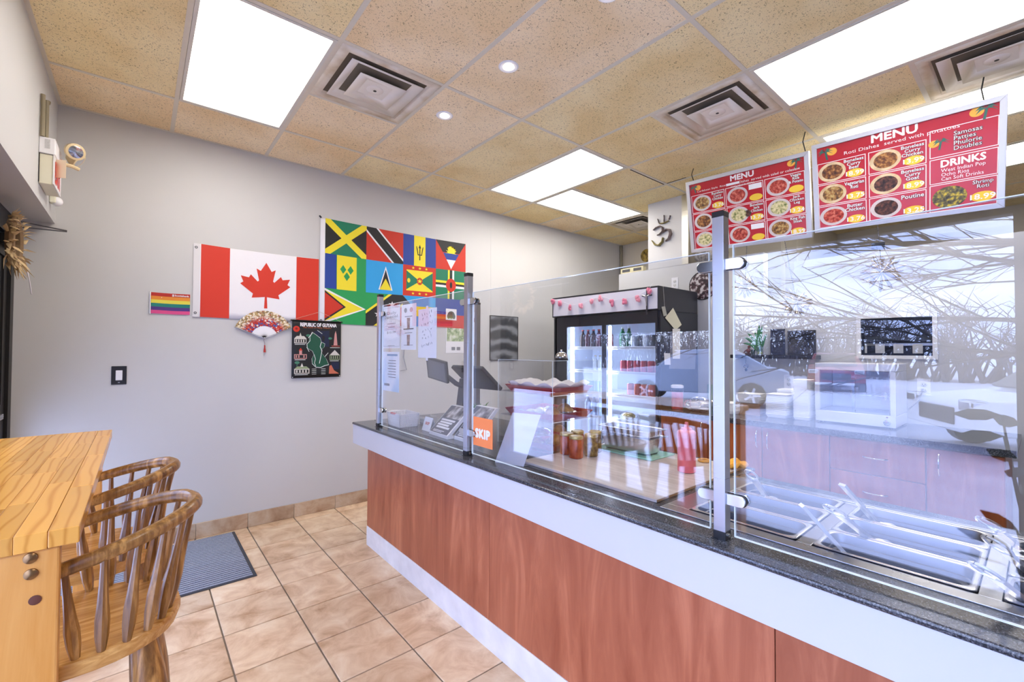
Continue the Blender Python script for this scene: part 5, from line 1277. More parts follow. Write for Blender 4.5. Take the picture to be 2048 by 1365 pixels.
# ================================================================== DRINKS COOLER
KX, KY0, KY1, KZ = 3.469, 2.158, 3.464, 1.98
CBLK = plain('cooler_black', '#24262d', .3)
t = thing('drinks_cooler', 'tall black two-door drinks cooler with a blank white sign', 'cooler', (3.8, 2.81, 0))
CL = plain('cooler_liner', '#e6ecf6', .4)
MB().box(KX+.03, 4.15, KY0, KY0+.04, .02, 1.765).build('side_wall', CBLK, t, smooth=False)
MB().box(KX+.03, 4.15, KY1-.04, KY1, .02, 1.765).build('side_wall', CBLK, t, smooth=False)
MB().box(4.11, 4.15, KY0+.04, KY1-.04, .02, 1.765).build('back_wall', CBLK, t, smooth=False)
MB().box(KX+.03, 4.11, KY0+.04, KY1-.04, .02, .40).build('plinth', CBLK, t, smooth=False)
MB().box(4.095, 4.11, KY0+.04, KY1-.04, .40, 1.70).box(KX+.06, 4.095, KY0+.04, KY0+.046, .40, 1.70).box(KX+.06, 4.095, KY1-.046, KY1-.04, .40, 1.70).box(KX+.06, 4.095, KY0+.046, KY1-.046, .40, .405).box(KX+.06, 4.095, KY0+.046, KY1-.046, 1.695, 1.70).build('liner', CL, t, smooth=False)
hd = MB().box(KX, 4.15, KY0, KY1, 1.766, KZ).build('header', CBLK, t, smooth=False, bevel=.004)
MB().box(KX-.004, KX, KY0+.01, KY1-.02, 1.778, 1.962).build('sign_panel', plain('blank_sign', '#dfdde8', .3, var=.01), hd, smooth=False)
# sliding doors
for i, (y0, y1, x) in enumerate(((2.766, KY1-.02, KX+.030), (KY0+.02, 2.79, KX+.012))):
    yl, yr = ((2.784, 3.272), (2.198, 2.747))[i]
    f = MB().box(x, x+.016, y0, yl, .42, 1.762).box(x, x+.016, yr, y1, .42, 1.762).box(x, x+.016, yl, yr, .42, .47).box(x, x+.016, yl, yr, 1.656, 1.762)
    d = f.build('door', CBLK, t, smooth=False)
    MB().box(x+.006, x+.010, yl, yr, .47, 1.656).build('door_glass', COOLG, d, smooth=False)
GLOW = lamp('cooler_glow', '#dfe8ff', 9)
MB().box(KX+.075, KX+.095, 3.225, 3.262, .45, 1.65).build('light_strip', GLOW, t, smooth=False)
MB().box(KX+.075, KX+.095, 2.735, 2.757, .45, 1.65).build('light_strip', GLOW, t, smooth=False)
WIRE = plain('white_wire', '#e9ecf2', .4)
SHZ = (1.437, 1.197, .978, .738)
for z in SHZ:
    m = MB().box(KX+.10, 4.09, KY0+.05, KY1-.05, z-.006, z-.001).box(KX+.10, KX+.104, KY0+.05, KY1-.05, z-.02, z+.012)
    m.build('shelf', WIRE, t, smooth=False)
def can(y, z, c, label, x=KX+.16, r=.032, h=.118):
    t = thing('drink_can', label, 'can', (x, y, z), group=label)
    MB().lathe([(r*.8, 0), (r, .006), (r, h-.012), (r*.82, h-.003)], n=16).build('body', plain('can_'+c, c, .3, .2), t, local=True)
    MB().lathe([(r*.84, h-.003), (r*.84, h), (r*.7, h-.002)], n=16).build('lid', CHROME, t, local=True)
def bottle(y, z, c, cap, label, x=KX+.17, r=.033, h=.2):
    t = thing('drink_bottle', label, 'bottle', (x, y, z), group=label)
    MB().lathe([(r*.85, 0), (r, .006), (r, h*.55), (r*.9, h*.66), (r*.42, h*.82), (r*.38, h*.93)], n=16).build('body', plain('bottle_'+c, c, .15), t, local=True)
    MB().lathe([(r*.44, h*.93), (r*.44, h), (r*.4, h)], n=12).build('cap', plain('cap_'+cap, cap, .4), t, local=True)
for k in range(6): bottle(3.17-.072*k, SHZ[0], '#5e1c1e' if k % 2 else '#3c2a26', '#b04038', 'dark red soda bottle on the top cooler shelf' if k % 2 else 'brown soda bottle on the top cooler shelf', h=.19)
for k in range(2): bottle(2.66-.075*k, SHZ[0], '#1f6a44', '#dfe6e2', 'green soda bottle on the top cooler shelf', h=.20)
for k in range(4): can(2.52-.066*k, SHZ[0], '#39464c' if k % 2 else '#c3cad0', 'silver can on the top cooler shelf' if not k % 2 else 'dark can on the top cooler shelf')
can(2.250, SHZ[0], '#d98a98', 'pink can on the top cooler shelf')
for k in range(4): bottle(3.0-.062*k, SHZ[1], '#c9d3da', '#b9a878', 'small clear bottle on the second cooler shelf', r=.026, h=.16)
for k in range(6): can(2.64-.076*k, SHZ[1], '#b8434e', 'red can on the second cooler shelf', r=.034)
for k in range(3): can(3.12-.075*k, SHZ[2], '#6f9a86', 'pale green can on the third cooler shelf', r=.034)
for k in range(5): can(2.56-.078*k, SHZ[2], '#cf6a54', 'orange red can on the third cooler shelf', r=.035)
for k in range(3): bottle(3.1-.08*k, SHZ[3], '#9fb8d8', '#e8eef6', 'water bottle on the lower cooler shelf', h=.2)
t = thing('food_bag', 'clear bag of yellow dough on the lower cooler shelf', 'bag', (KX+.2, 2.6, SHZ[3]))
MB().sphere((0, 0, .045), (.08, .10, .045), 12, 8).build('film', sheet('bag_film'), t, local=True)
MB().sphere((0, .01, .035), (.05, .07, .033), 10, 7).build('dough', plain('yellow_dough', '#cbb25c', .6), t, local=True)
t = thing('food_tub', 'clear tub with white lid on the lower cooler shelf', 'tub', (KX+.2, 2.38, SHZ[3]))
MB().loft([rr(.05, .07, .02, 0), rr(.06, .085, .02, .07)]).build('tub', plain('tub_clear', '#c3ccd4', .2), t, local=True)
MB().loft([rr(.063, .088, .02, .07), rr(.063, .088, .02, .08)]).build('lid', WHITE, t, local=True)
# garland of pink puffs and a crucifix on the header
XH = KX-.012
pf = [onx(px, py, XH) for px, py in ((1107, 601), (1121, 604), (1142, 613), (1163, 610), (1185, 600), (1203, 595), (1225, 603), (1250, 600), (1277, 594), (1300, 578), (1305, 570))]
t = thing('puff_garland', 'string of pink paper puffs hung across the cooler sign', 'garland', pf[5])
MB().tube([p+Z*.012 for p in pf], .0012, 4).build('string', PAPER, t)
PK = plain('pink_tissue', '#ef9fb0', .7, var=.15, scale=40); PK2 = plain('pink_tissue_dark', '#e27f98', .7, var=.15, scale=40)
rnd = random.Random(1)
for p in pf[:-1]:
    m = MB(); c = p+X*(-.012)-Z*.012
    for k in range(7): m.sphere(c+Vector((rnd.uniform(-.008, .006), rnd.uniform(-.014, .014), rnd.uniform(-.022, .012))), (.012, .015, rnd.uniform(.014, .024)), 7, 5)
    m.build('puff', rnd.choice((PK, PK2)), t)
c = onx(1294, 592, XH); t = thing('crucifix', 'small dark crucifix standing on the cooler sign', 'crucifix', c)
DM = plain('dark_pewter', '#5a565a', .4, .7)
MB().box(XH-.008, XH+.004, c.y-.006, c.y+.006, c.z-.165, c.z+.055).build('upright', DM, t, smooth=False, bevel=.002)
MB().box(XH-.008, XH+.004, c.y-.05, c.y+.05, c.z-.004, c.z+.008).build('crossbar', DM, t, smooth=False, bevel=.002)
MB().tube([(XH-.011, c.y-.042, c.z+.008), (XH-.012, c.y, c.z-.006), (XH-.011, c.y+.042, c.z+.008)], .005, 6).tube([(XH-.012, c.y, c.z), (XH-.014, c.y, c.z-.04), (XH-.011, c.y, c.z-.09)], [.009, .008, .004], 6).build('figure', plain('pewter', '#b9b4b4', .35, .7), t)
# notes hung on the side of the cooler
YS = KY0-.004
def note(pts, mat, label, lift=0):
    q = [ony(px, py, YS-lift) for px, py in pts]; c = sum(q, Vector())/len(q)
    t = thing('pinned_note', label, 'note', c)
    MB().loft([q[::-1], [p-Y*.0012 for p in q[::-1]]], True, True).build('sheet', mat, t, smooth=False, fix=True)
    return t
note([(1341, 667), (1394, 662), (1390, 739), (1338, 738)], plain('grey_notice', '#77757c', .6, var=.1), 'grey notice sheet on the side of the cooler')
note([(1346, 616), (1363, 650), (1351, 661), (1330, 636)], plain('cream_note', '#e2dcc0', .7), 'cream note pinned cornerwise on the cooler side', .002)
t = note([(1345, 658), (1360, 658), (1360, 718), (1345, 718)], plain('receipt', '#e6e2dc', .7), 'long till receipt hanging below the cream note', .004)
note([(1328, 707), (1340, 707), (1341, 730), (1329, 730)], PAPER, 'small white label hanging beside the receipt', .003)
note([(1323, 614), (1330, 613), (1334, 631), (1327, 633)], plain('grey_tag', '#b5b3a6', .6), 'little grey tag on a string near the cooler edge', .002)
a, b = ony(1326, 570, YS-.002), ony(1329, 614, YS-.002)
tag(MB().tube([a, a.lerp(b, .5)+X*.003, b], .0016, 5).build('tag_string', plain('twine', '#c9c4b8', .8)), 'thin string hanging from the top of the cooler side', 'string')

# ================================================================== BACK COUNTER
XB0, BZ = 3.50, .90
yl = [onx(px, 900, XB0).y for px in (1324, 1418, 1526, 1661, 1852)]+[.14]
CAB = wood('back_cabinet_laminate', '#8a4326', '#b5683c', (9, 9, 1.3), .3, 1.2, True, .06)
t = thing('back_worktop', 'black worktop along the partition behind the serving area', 'worktop', (3.84, 1.1, BZ-.04))
MB().box(XB0-.035, XW-.001, .10, KY0-.012, BZ-.04, BZ).build('slab', GRAN, t, smooth=False, bevel=.003)
def pull(parent, c, vert):
    d = Z if vert else Y
    pts = [c+d*(.06*k/4)+X*(-.022*math.sqrt(max(0, 1-(k/4)**2))-.001) for k in range(-4, 5)]
    MB().tube(pts, .0042, 6).build('handle', CHROME, parent)
def unit(label, y1, y0, fronts):
    t = thing('base_cabinet', label, 'cabinet', ((XB0+XW)/2, (y0+y1)/2, 0))
    MB().box(XB0+.0005, XW-.002, y0+.001, y1-.001, .10, BZ-.041).build('body', CAB, t, smooth=False)
    MB().box(XB0+.06, XW-.002, y0+.001, y1-.001, 0, .0995).build('plinth', BLACK, t, smooth=False)
    for (nm, a, b, z0, z1, hp, vert) in fronts:
        d = MB().box(XB0-.018, XB0, a, b, z0, z1).build(nm, CAB, t, smooth=False, bevel=.0015)
        pull(d, Vector((XB0-.018, hp[0], hp[1])), vert)
ZL, ZH = .115, BZ-.046
def hpt(px, py): p = onx(px, py, XB0-.018); return (p.y, p.z)
unit('two-door brown base cabinet beside the drinks cooler', yl[0], yl[2], [('door', yl[1]+.002, yl[0]-.003, ZL, ZH, hpt(1404, 860), True), ('door', yl[2]+.003, yl[1]-.002, ZL, ZH, hpt(1514, 878), True)])
unit('single-door brown base cabinet under the foam boxes', yl[2], yl[3], [('door', yl[3]+.003, yl[2]-.003, ZL, ZH, hpt(1536, 882), True)])
zd = onx(1750, 952, XB0-.018).z
unit('brown drawer cabinet under the food warmer', yl[3], yl[4], [('drawer', yl[4]+.003, yl[3]-.003, zd+.003, ZH, hpt(1750, 917), False), ('drawer', yl[4]+.003, yl[3]-.003, zd-.24, zd-.003, hpt(1750, 988), False), ('drawer', yl[4]+.003, yl[3]-.003, ZL, zd-.246, (onx(1750, 988, XB0).y, .3), False)])
unit('end brown base cabinet with one door past the drawers', yl[4], yl[5], [('door', yl[5]+.003, yl[4]-.003, ZL, ZH, hpt(1878, 930), True)])

# ---- food warmer
WX0, WX1, WY0, WY1, WZ1 = 3.77, 4.13, .625, 1.075, 1.325
WST = plain('warmer_white_metal', '#dfe2ec', .3, .3)
t = thing('food_warmer', 'white metal food warmer with sliding glass doors and a knob', 'food warmer', ((WX0+WX1)/2, (WY0+WY1)/2, BZ))
z = BZ+.001
MB().box(WX0, WX1, WY0, WY1, z+.008, z+.085).box(WX0, WX1, WY0, WY1, WZ1-.05, WZ1).box(WX0+.02, WX1, WY0, WY0+.015, z+.085, WZ1-.05).box(WX0+.02, WX1, WY1-.015, WY1, z+.085, WZ1-.05).box(WX1-.012, WX1, WY0+.015, WY1-.015, z+.085, WZ1-.05).build('case', WST, t, smooth=False, bevel=.004)
f = MB()
for q in ((WY0, WY0+.028, z+.085, WZ1-.05), (WY1-.028, WY1, z+.085, WZ1-.05)): f.box(WX0, WX0+.02, *q)
f.build('front_frame', WST, t, smooth=False)
for i, (a, b) in enumerate(((WY0+.03, (WY0+WY1)/2+.01), ((WY0+WY1)/2-.01, WY1-.03))):
    d = MB().box(WX0+.006+.006*i, WX0+.010+.006*i, a, b, z+.087, WZ1-.052).build('glass_door', COOLG, t, smooth=False)
    MB().box(WX0+.005+.006*i, WX0+.011+.006*i, a, a+.004, z+.087, WZ1-.052).build('door_edge', STEEL, d, smooth=False)
    MB().box(WX0+.003, WX0+.0055, a+.018, a+.026, z+.19, z+.24).build('door_grip', STEEL, d, smooth=False)
m = MB()
for k in range(12): m.tube([(WX0+.03, WY0+.03+(WY1-WY0-.06)*k/11, z+.21), (WX1-.02, WY0+.03+(WY1-WY0-.06)*k/11, z+.21)], .002, 5)
m.tube([(WX0+.03, WY0+.02, z+.21), (WX0+.03, WY1-.02, z+.21)], .003, 5).build('wire_rack', CHROME, t)
MB().lathe([(.019, 0), (.02, .004), (.017, .02), (.004, .021)], (WX0, WY0+.045, z+.04), 18, Matrix.Rotation(R(-90), 3, 'Y')).build('knob', CHROME, t)
MB().lathe([(.006, 0), (.005, .004)], (WX0, WY0+.045, z+.074), 12, Matrix.Rotation(R(-90), 3, 'Y')).build('pilot_lamp', plain('pilot_lamp', '#7a5a66', .3), t)
for (x, y) in ((WX0+.03, WY0+.03), (WX0+.03, WY1-.03), (WX1-.03, WY0+.03), (WX1-.03, WY1-.03)): MB().lathe([(.012, 0), (.014, .008)], (x, y, BZ), 10).build('foot', BLACK, t)
pts = [Vector((4.12, WY0-.005, z+.10)), Vector((4.15, WY0-.06, z+.17)), Vector((4.17, .545, z+.25))]
tag(MB().tube([pts[0]+(pts[1]-pts[0])*k/3 for k in range(3)]+[pts[1]+(pts[2]-pts[1])*k/3 for k in range(4)], .004, 6).build('power_cord', plain('grey_cable', '#8d8d92', .5)), 'grey power cord from the food warmer to the wall socket', 'cord')

# ---- stacks of foam take-away boxes
FOAM = plain('white_foam', '#f0f0ef', .6, var=.02)
def foam_me(a, b, h):
    m = MB(); m.loft([rr(a*.86, b*.86, .012, 0, 3), rr(a, b, .014, h*.8, 3), rr(a*1.02, b*1.02, .014, h, 3), rr(a*.96, b*.96, .014, h, 3), rr(a*.82, b*.82, .012, h*.25, 3)]); return m.mesh('foam_tray')
me1, me2 = foam_me(.082, .075, .030), foam_me(.065, .055, .026)
for me in (me1, me2): me.materials.append(FOAM)
def stack(x, y, me, n, dz, label, grp, z0=BZ+.001, rz=0):
    for k in range(n):
        o = link('foam_tray', me); o.location = (x, y, z0+dz*k); o.rotation_euler = (0, 0, rz+random.uniform(-.02, .02)); tag(o, label.replace('white foam tray', 'topmost white foam tray') if k == n-1 else label, 'take-away tray', grp)
stack(3.79, 1.315, me1, 12, .0135, 'white foam tray in the broad stack on the back worktop', 'broad stack of foam trays')
stack(3.80, 1.155, me2, 24, .0118, 'white foam tray in the tall narrow stack beside the warmer', 'tall stack of foam trays')
stack(3.97, 1.30, me1, 14, .0135, 'white foam tray in the stack against the partition', 'rear stack of foam trays')
t = thing('wrapped_carton', 'brown carton in clear wrap with white trays on top', 'carton', (3.78, 1.52, BZ))
MB().box(3.715, 3.85, 1.43, 1.62, BZ+.001, BZ+.09).build('carton', plain('cardboard', '#b98e5c', .8), t, smooth=False)
MB().box(3.712, 3.853, 1.427, 1.623, BZ+.001, BZ+.094).build('clear_wrap', sheet('wrap_film', (.95, .95, .97), .2, .6, 2, .15), t, smooth=False)
stack(3.79, 1.525, foam_me(.075, .09, .03), 4, .014, 'white foam tray lying on the wrapped carton', 'foam trays on the carton', BZ+.0955)
for o in [o for o in bpy.data.objects if o.name.startswith('foam_tray') and not o.data.materials]: o.data.materials.append(FOAM)
# ---- drink container, cups and bags near the cooler
t = thing('juice_container', 'tall clear container of red drink with white lid', 'container', (3.60, 2.06, BZ+.001))
MB().lathe([(.045, 0), (.05, .006), (.05, .15)], n=22).build('red_drink', plain('red_drink', '#c0404a', .2), t, local=True)
MB().lathe([(.051, .0), (.051, .19)], n=22, caps=False).build('clear_wall', ACRYL, t, local=True)
MB().lathe([(.053, .185), (.053, .205), (.04, .212)], n=22).build('lid', WHITE, t, local=True)
def cups(x, y, n, c, label, r=.038):
    for k in range(n):
        o = MB().lathe([(r*.72, 0), (r, .085), (r*1.05, .085), (r*1.05, .09), (r*.95, .09), (r*.7, .005)], (0, 0, 0), 18).build('paper_cup', plain('cup_'+c, c, .5))
        o.location = (x, y, BZ+.001+.018*k); tag(o, 'topmost '+label if k == n-1 else label, 'cup', label)
cups(3.79, 1.845, 8, '#8fa39a', 'grey green cup in the stack behind the red drink'); cups(3.80, 1.755, 6, '#5f6c66', 'dark green cup in the lower stack behind the red drink')
t = thing('bag_of_lids', 'crumpled clear bag of white lids on the back worktop', 'bag', (3.58, 1.86, BZ))
rnd = random.Random(6); m = MB()
m.grid(lambda u, v: Vector((3.60+.085*math.cos(2*math.pi*u)*math.sin(math.pi*v)*(1+.12*math.sin(9*u*6.28)), 1.86+.13*math.sin(2*math.pi*u)*math.sin(math.pi*v)*(1+.1*math.sin(7*v+u*20)), BZ+.062-.058*math.cos(math.pi*v)+.006*math.sin(u*40+v*13))), 28, 14)
m.build('film', sheet('wrap_film'), t)
for k in range(7): MB().lathe([(.04, 0), (.042, .006), (.03, .010)], (3.60+rnd.uniform(-.03, .03), 1.86+rnd.uniform(-.07, .07), BZ+.012+.011*k), 16).build('lid', WHITE, t)
stack(3.72, 1.655, me1, 5, .014, 'white foam tray lying behind the guard post on the back worktop', 'foam trays behind the post')

# ================================================================== ON THE PARTITION
SHF = plain('black_shelf', '#17181d', .35)
tag(MB().box(4.06, XW-.001, 1.155, 1.81, 1.345, 1.376).build('wall_shelf', SHF, smooth=False, bevel=.002), 'short black floating shelf on the partition', 'shelf')
SZ = 1.3765
def outlet(q, label, x=XW, sc=1):
    p = onx(*q, x); t = thing('wall_socket', label, 'socket', (x, p.y, p.z))
    MB().box(x-.005, x-.001, p.y-.036, p.y+.036, p.z-.058, p.z+.058).build('plate', WHITE, t, smooth=False, bevel=.0015)
    for dz in (-.02, .02):
        MB().lathe([(.017, 0), (.017, .002), (.015, .0028)], (x-.005, p.y, p.z+dz), 16, Matrix.Rotation(R(-90), 3, 'Y')).build('receptacle', plain('socket_white', '#d9d9d7', .4), t)
        MB().box(x-.0088, x-.0078, p.y-.008, p.y-.006, p.z+dz-.004, p.z+dz+.005).box(x-.0088, x-.0078, p.y+.006, p.y+.008, p.z+dz-.004, p.z+dz+.005).box(x-.0088, x-.0078, p.y-.002, p.y+.002, p.z+dz-.011, p.z+dz-.008).build('slots', INK, t, smooth=False)
outlet((1350, 567), 'white wall socket above the drinks cooler'); outlet((1578, 764), 'white wall socket behind the foam tray stacks'); outlet((1848, 775), 'white wall socket right beside the food warmer cord')
# shelf ornaments
c = onx(1497, 706, 4.11); t = thing('figurine', 'small brown figurine on a wooden foot on the black shelf', 'figurine', (4.11, c.y, SZ))
BR = plain('brown_figure', '#7a3e2c', .5)
MB().box(-.02, .02, -.024, .024, 0, .014).build('foot', plain('dark_foot', '#4a2a20', .5), t, local=True, bevel=.002)
MB().sphere((0, 0, .035), (.016, .018, .022), 10, 7).sphere((0, -.006, .068), (.013, .013, .014), 10, 7).tube([(0, .014, .04), (0, .03, .03), (0, .04, .014)], [.006, .005, .003], 6).build('figure', BR, t, local=True)
c = onx(1520, 706, 4.11); t = thing('shelf_plant', 'spiky green plant in a clear glass on the black shelf', 'plant', (4.11, c.y, SZ))
MB().lathe([(.0, .003), (.024, .003), (.027, .075), (.029, .075), (.026, 0), (0, 0)], n=18, caps=False).build('glass', sheet('vase_glass'), t, local=True)
rnd = random.Random(12)
for k, (dy, dz) in enumerate(((.13, .15), (.10, .19), (.06, .14), (.02, .22), (-.02, .20), (-.05, .18), (.0, .26), (-.03, .25), (.04, .2), (.15, .10))):
    s = Vector((rnd.uniform(-.008, .008), rnd.uniform(-.008, .008), .02)); e = Vector((rnd.uniform(-.03, .02), dy, dz))
    MB().tube([s, s.lerp(e, .4)+Z*.03, s.lerp(e, .75)+Z*.02, e], [.005, .012, .010, .001], 6, flat=.3, up=(1, 0, 0)).build('leaf', plain('leaf_green', '#2f7a3c', .4), t, local=True)
MB().lathe([(.02, 0), (.02, .02)], (0, 0, .005), 12).build('pebbles', plain('pebbles', '#c9c46a', .6, var=.4, scale=60), t, local=True)
c = onx(1508, 700, 4.11); t = thing('candle_glass', 'small dark candle glass beside the shelf plant', 'candle', (4.09, c.y, SZ))
MB().lathe([(.016, 0), (.018, .045), (.016, .045), (.014, .01)], n=16, caps=False).build('glass', plain('smoke_glass', '#3c4a46', .15), t, local=True)
MB().lathe([(.013, .008), (.013, .03)], n=14).build('wax', plain('wax', '#d9d4c2', .6), t, local=True)
for (pxa, pxb, pya, cc, lab, split) in ((1541, 1570, 659, '#1c2440', 'dark blue panel leaning on the black shelf', 0), (1575, 1632, 662, '#23221f', 'black framed picture leaning on the black shelf', 1)):
    a, b = onx(pxa, pya, 4.15), onx(pxb, 711, 4.15); t = thing('framed_picture', lab, 'picture', (4.15, (a.y+b.y)/2, SZ))
    MB().box(4.145, 4.16, b.y, a.y, SZ, a.z).build('frame', plain('frame_%d' % split, cc, .3), t, smooth=False, bevel=.002)
    MB().box(4.1435, 4.145, b.y+.014, a.y-.014, SZ+.014, a.z-.014).build('picture', speck('picture_%d' % split, [(.35, '#12131a' if not split else '#171512'), (.65, '#39405c' if not split else '#4a443a')], 9, .12), t, smooth=False)
c = onx(1494, 735, 4.12); t = thing('hanging_charm', 'dark bead charm hanging under the black shelf', 'charm', (4.10, c.y, 1.34))
MB().tube([(4.10, c.y, 1.345), (4.10, c.y+.004, 1.30), (4.10, c.y, 1.26)], .0022, 5).build('cord', INK, t)
MB().sphere((4.10, c.y, 1.285), (.012, .02, .012), 8, 6).sphere((4.10, c.y-.014, 1.27), .009, 8, 6).sphere((4.10, c.y+.014, 1.272), .009, 8, 6).build('beads', plain('charm_beads', '#5a5560', .4), t)
MB().sphere((4.10, c.y, 1.245), (.010, .011, .016), 10, 7).build('drop', BLACK, t)
# round plate hidden behind the post
c = onx(1405, 571, XW-.012); t = thing('wall_plate', 'round dark patterned plate on the partition above the cooler', 'wall plate', (XW, c.y, c.z))
MB().lathe([(.135, 0), (.14, .004), (.10, .010), (.02, .008)], (XW-.001, c.y, c.z), 30, Matrix.Rotation(R(-90), 3, 'Y')).build('disc', speck('plate_pattern', [(.38, '#1e1a1c'), (.5, '#54343c'), (.6, '#c9c2c0')], 30, .3), t)
MB().tube([(XW-.004, c.y+.138*math.cos(R(k*12)), c.z+.138*math.sin(R(k*12))) for k in range(31)], .005, 6, caps=False).build('rim', BLACKM, t)
# crowned ornament on the pillar
o0 = Vector((XW-.003, 2.555, 2.64)); sc = .30
t = thing('crown_ornament', 'glittery crowned ornament on the white pillar', 'ornament', o0)
GLIT = speck('grey_glitter', [(.38, '#1f1a1a'), (.52, '#6b5a58'), (.64, '#b9a5a0')], 320, .3); GG = speck('gold_glitter', [(.38, '#2a2412'), (.52, '#8a7a3a'), (.66, '#d8c878')], 320, .3)
def orn(nm, pts, rs, mat, flat=.35):
    p = [o0+Vector((-.012, -a*sc, b*sc)) for a, b in pts]
    o = MB().tube(p, [r*sc for r in rs], 12, flat=flat, up=(0, 0, 1)).build(nm, mat, t)
    MB().tube([q+X*.006 for q in p], [(r+.012)*sc for r in rs], 10, flat=flat*.5, up=(0, 0, 1)).build('dark_backing', BLACKM, o)
orn('upper_curve', [(-.36, .18), (-.24, .24), (-.08, .26), (.02, .18), (.02, .06), (-.10, -.02), (-.2, -.03)], [.05, .075, .08, .085, .085, .07, .05], GLIT)
orn('lower_curve', [(.0, .02), (.16, .10), (.28, .06), (.32, -.08), (.26, -.24), (.12, -.30)], [.06, .085, .10, .11, .10, .05], GLIT)
orn('gold_tail', [(.02, -.16), (.0, -.30), (-.12, -.40), (-.28, -.36), (-.42, -.18)], [.06, .085, .09, .085, .04], GG)
orn('crown_band', [(-.12, .36), (.06, .34), (.24, .38)], [.05, .06, .05], GG)
for a, b, h in ((-.14, .40, .14), (.06, .38, .24), (.25, .42, .14)): orn('crown_point', [(a, b), (a*1.15-.01, b+h*.6), (a*1.25-.015, b+h)], [.045, .022, .035], GLIT)
t = thing('grey_bundle', 'grey crumpled bundle lying on top of the partition', 'bundle', (XW+.05, 2.07, 2.2805))
MB().grid(lambda u, v: Vector((XW+.05+.045*math.cos(6.283*u)*math.sin(math.pi*v)**.6*(1+.15*math.sin(31*u)), 2.07+.17*math.sin(6.283*u)*math.sin(math.pi*v)**.6, 2.281+.055*(1-math.cos(math.pi*v))*(1+.2*math.sin(17*u+5*v)))), 24, 12).build('cloth', speck('grey_bundle', [(.35, '#6a6664'), (.65, '#a39d98')], 40, .8), t)
# cream double switch box and round plaque further back
a, b = onx(1243, 541, XW+.02), onx(1288, 556, XW+.02)
t = thing('switch_box', 'cream box with two dark windows on top of the partition', 'switch box', (XW+.04, (a.y+b.y)/2, 2.281))
MB().box(XW+.005, XW+.06, b.y, a.y, 2.281, 2.281+.055).build('box', plain('cream_box', '#d9cfa6', .5), t, smooth=False, bevel=.003)
for k in range(2):
    y0 = b.y+(a.y-b.y)*(.08+.5*k); MB().box(XW+.002, XW+.005, y0, y0+(a.y-b.y)*.34, 2.295, 2.325).build('dark_window', plain('dark_switch', '#5b5a5c', .4), t, smooth=False)
c = onx(1292, 511, 5.53); t = thing('wall_plaque', 'round ochre plaque on the far kitchen wall', 'plaque', (5.55, c.y, c.z))
MB().lathe([(.09, 0), (.092, .012), (.06, .03), (.01, .034)], (5.549, c.y, c.z), 22, Matrix.Rotation(R(-90), 3, 'Y')).build('disc', speck('ochre_plaque', [(.35, '#4a4028'), (.6, '#b59a4c')], 25, .5), t)
# shelves with order slips behind the hatch; room's dimness put into their colour
t = thing('kitchen_rack', 'metal rack with order slips, coloured dark for the dim room behind the hatch', 'rack', (4.75, .75, 0))
RK = plain('dimmed_rack', '#31363f', .5)
for x in (4.66, 4.98):
    for y in (.22, 1.22): MB().box(x-.015, x+.015, y-.015, y+.015, 0, 1.95).build('upright', RK, t, smooth=False)
for z in (.35, .95, 1.50, 1.90): MB().box(4.64, 5.0, .2, 1.24, z, z+.03).build('shelf', RK, t, smooth=False)
MB().box(4.985, 5.0, .2, 1.24, .3, 1.93).build('back_sheet', plain('dimmed_rack_back', '#23272f', .5), t, smooth=False)  # dark sheet in place of the shade inside the kitchen
MB().box(4.645, 4.652, .25, 1.2, 1.455, 1.475).build('slip_rail', STEEL, t, smooth=False)
for k in range(5):
    y = .98-.115*k; o = MB().box(4.642, 4.644, y-.03, y+.03, 1.395, 1.468).build('order_slip', PAPER, smooth=False); tag(o, 'white order slip clipped to the kitchen rack rail', 'slip', 'order slips on the rail')
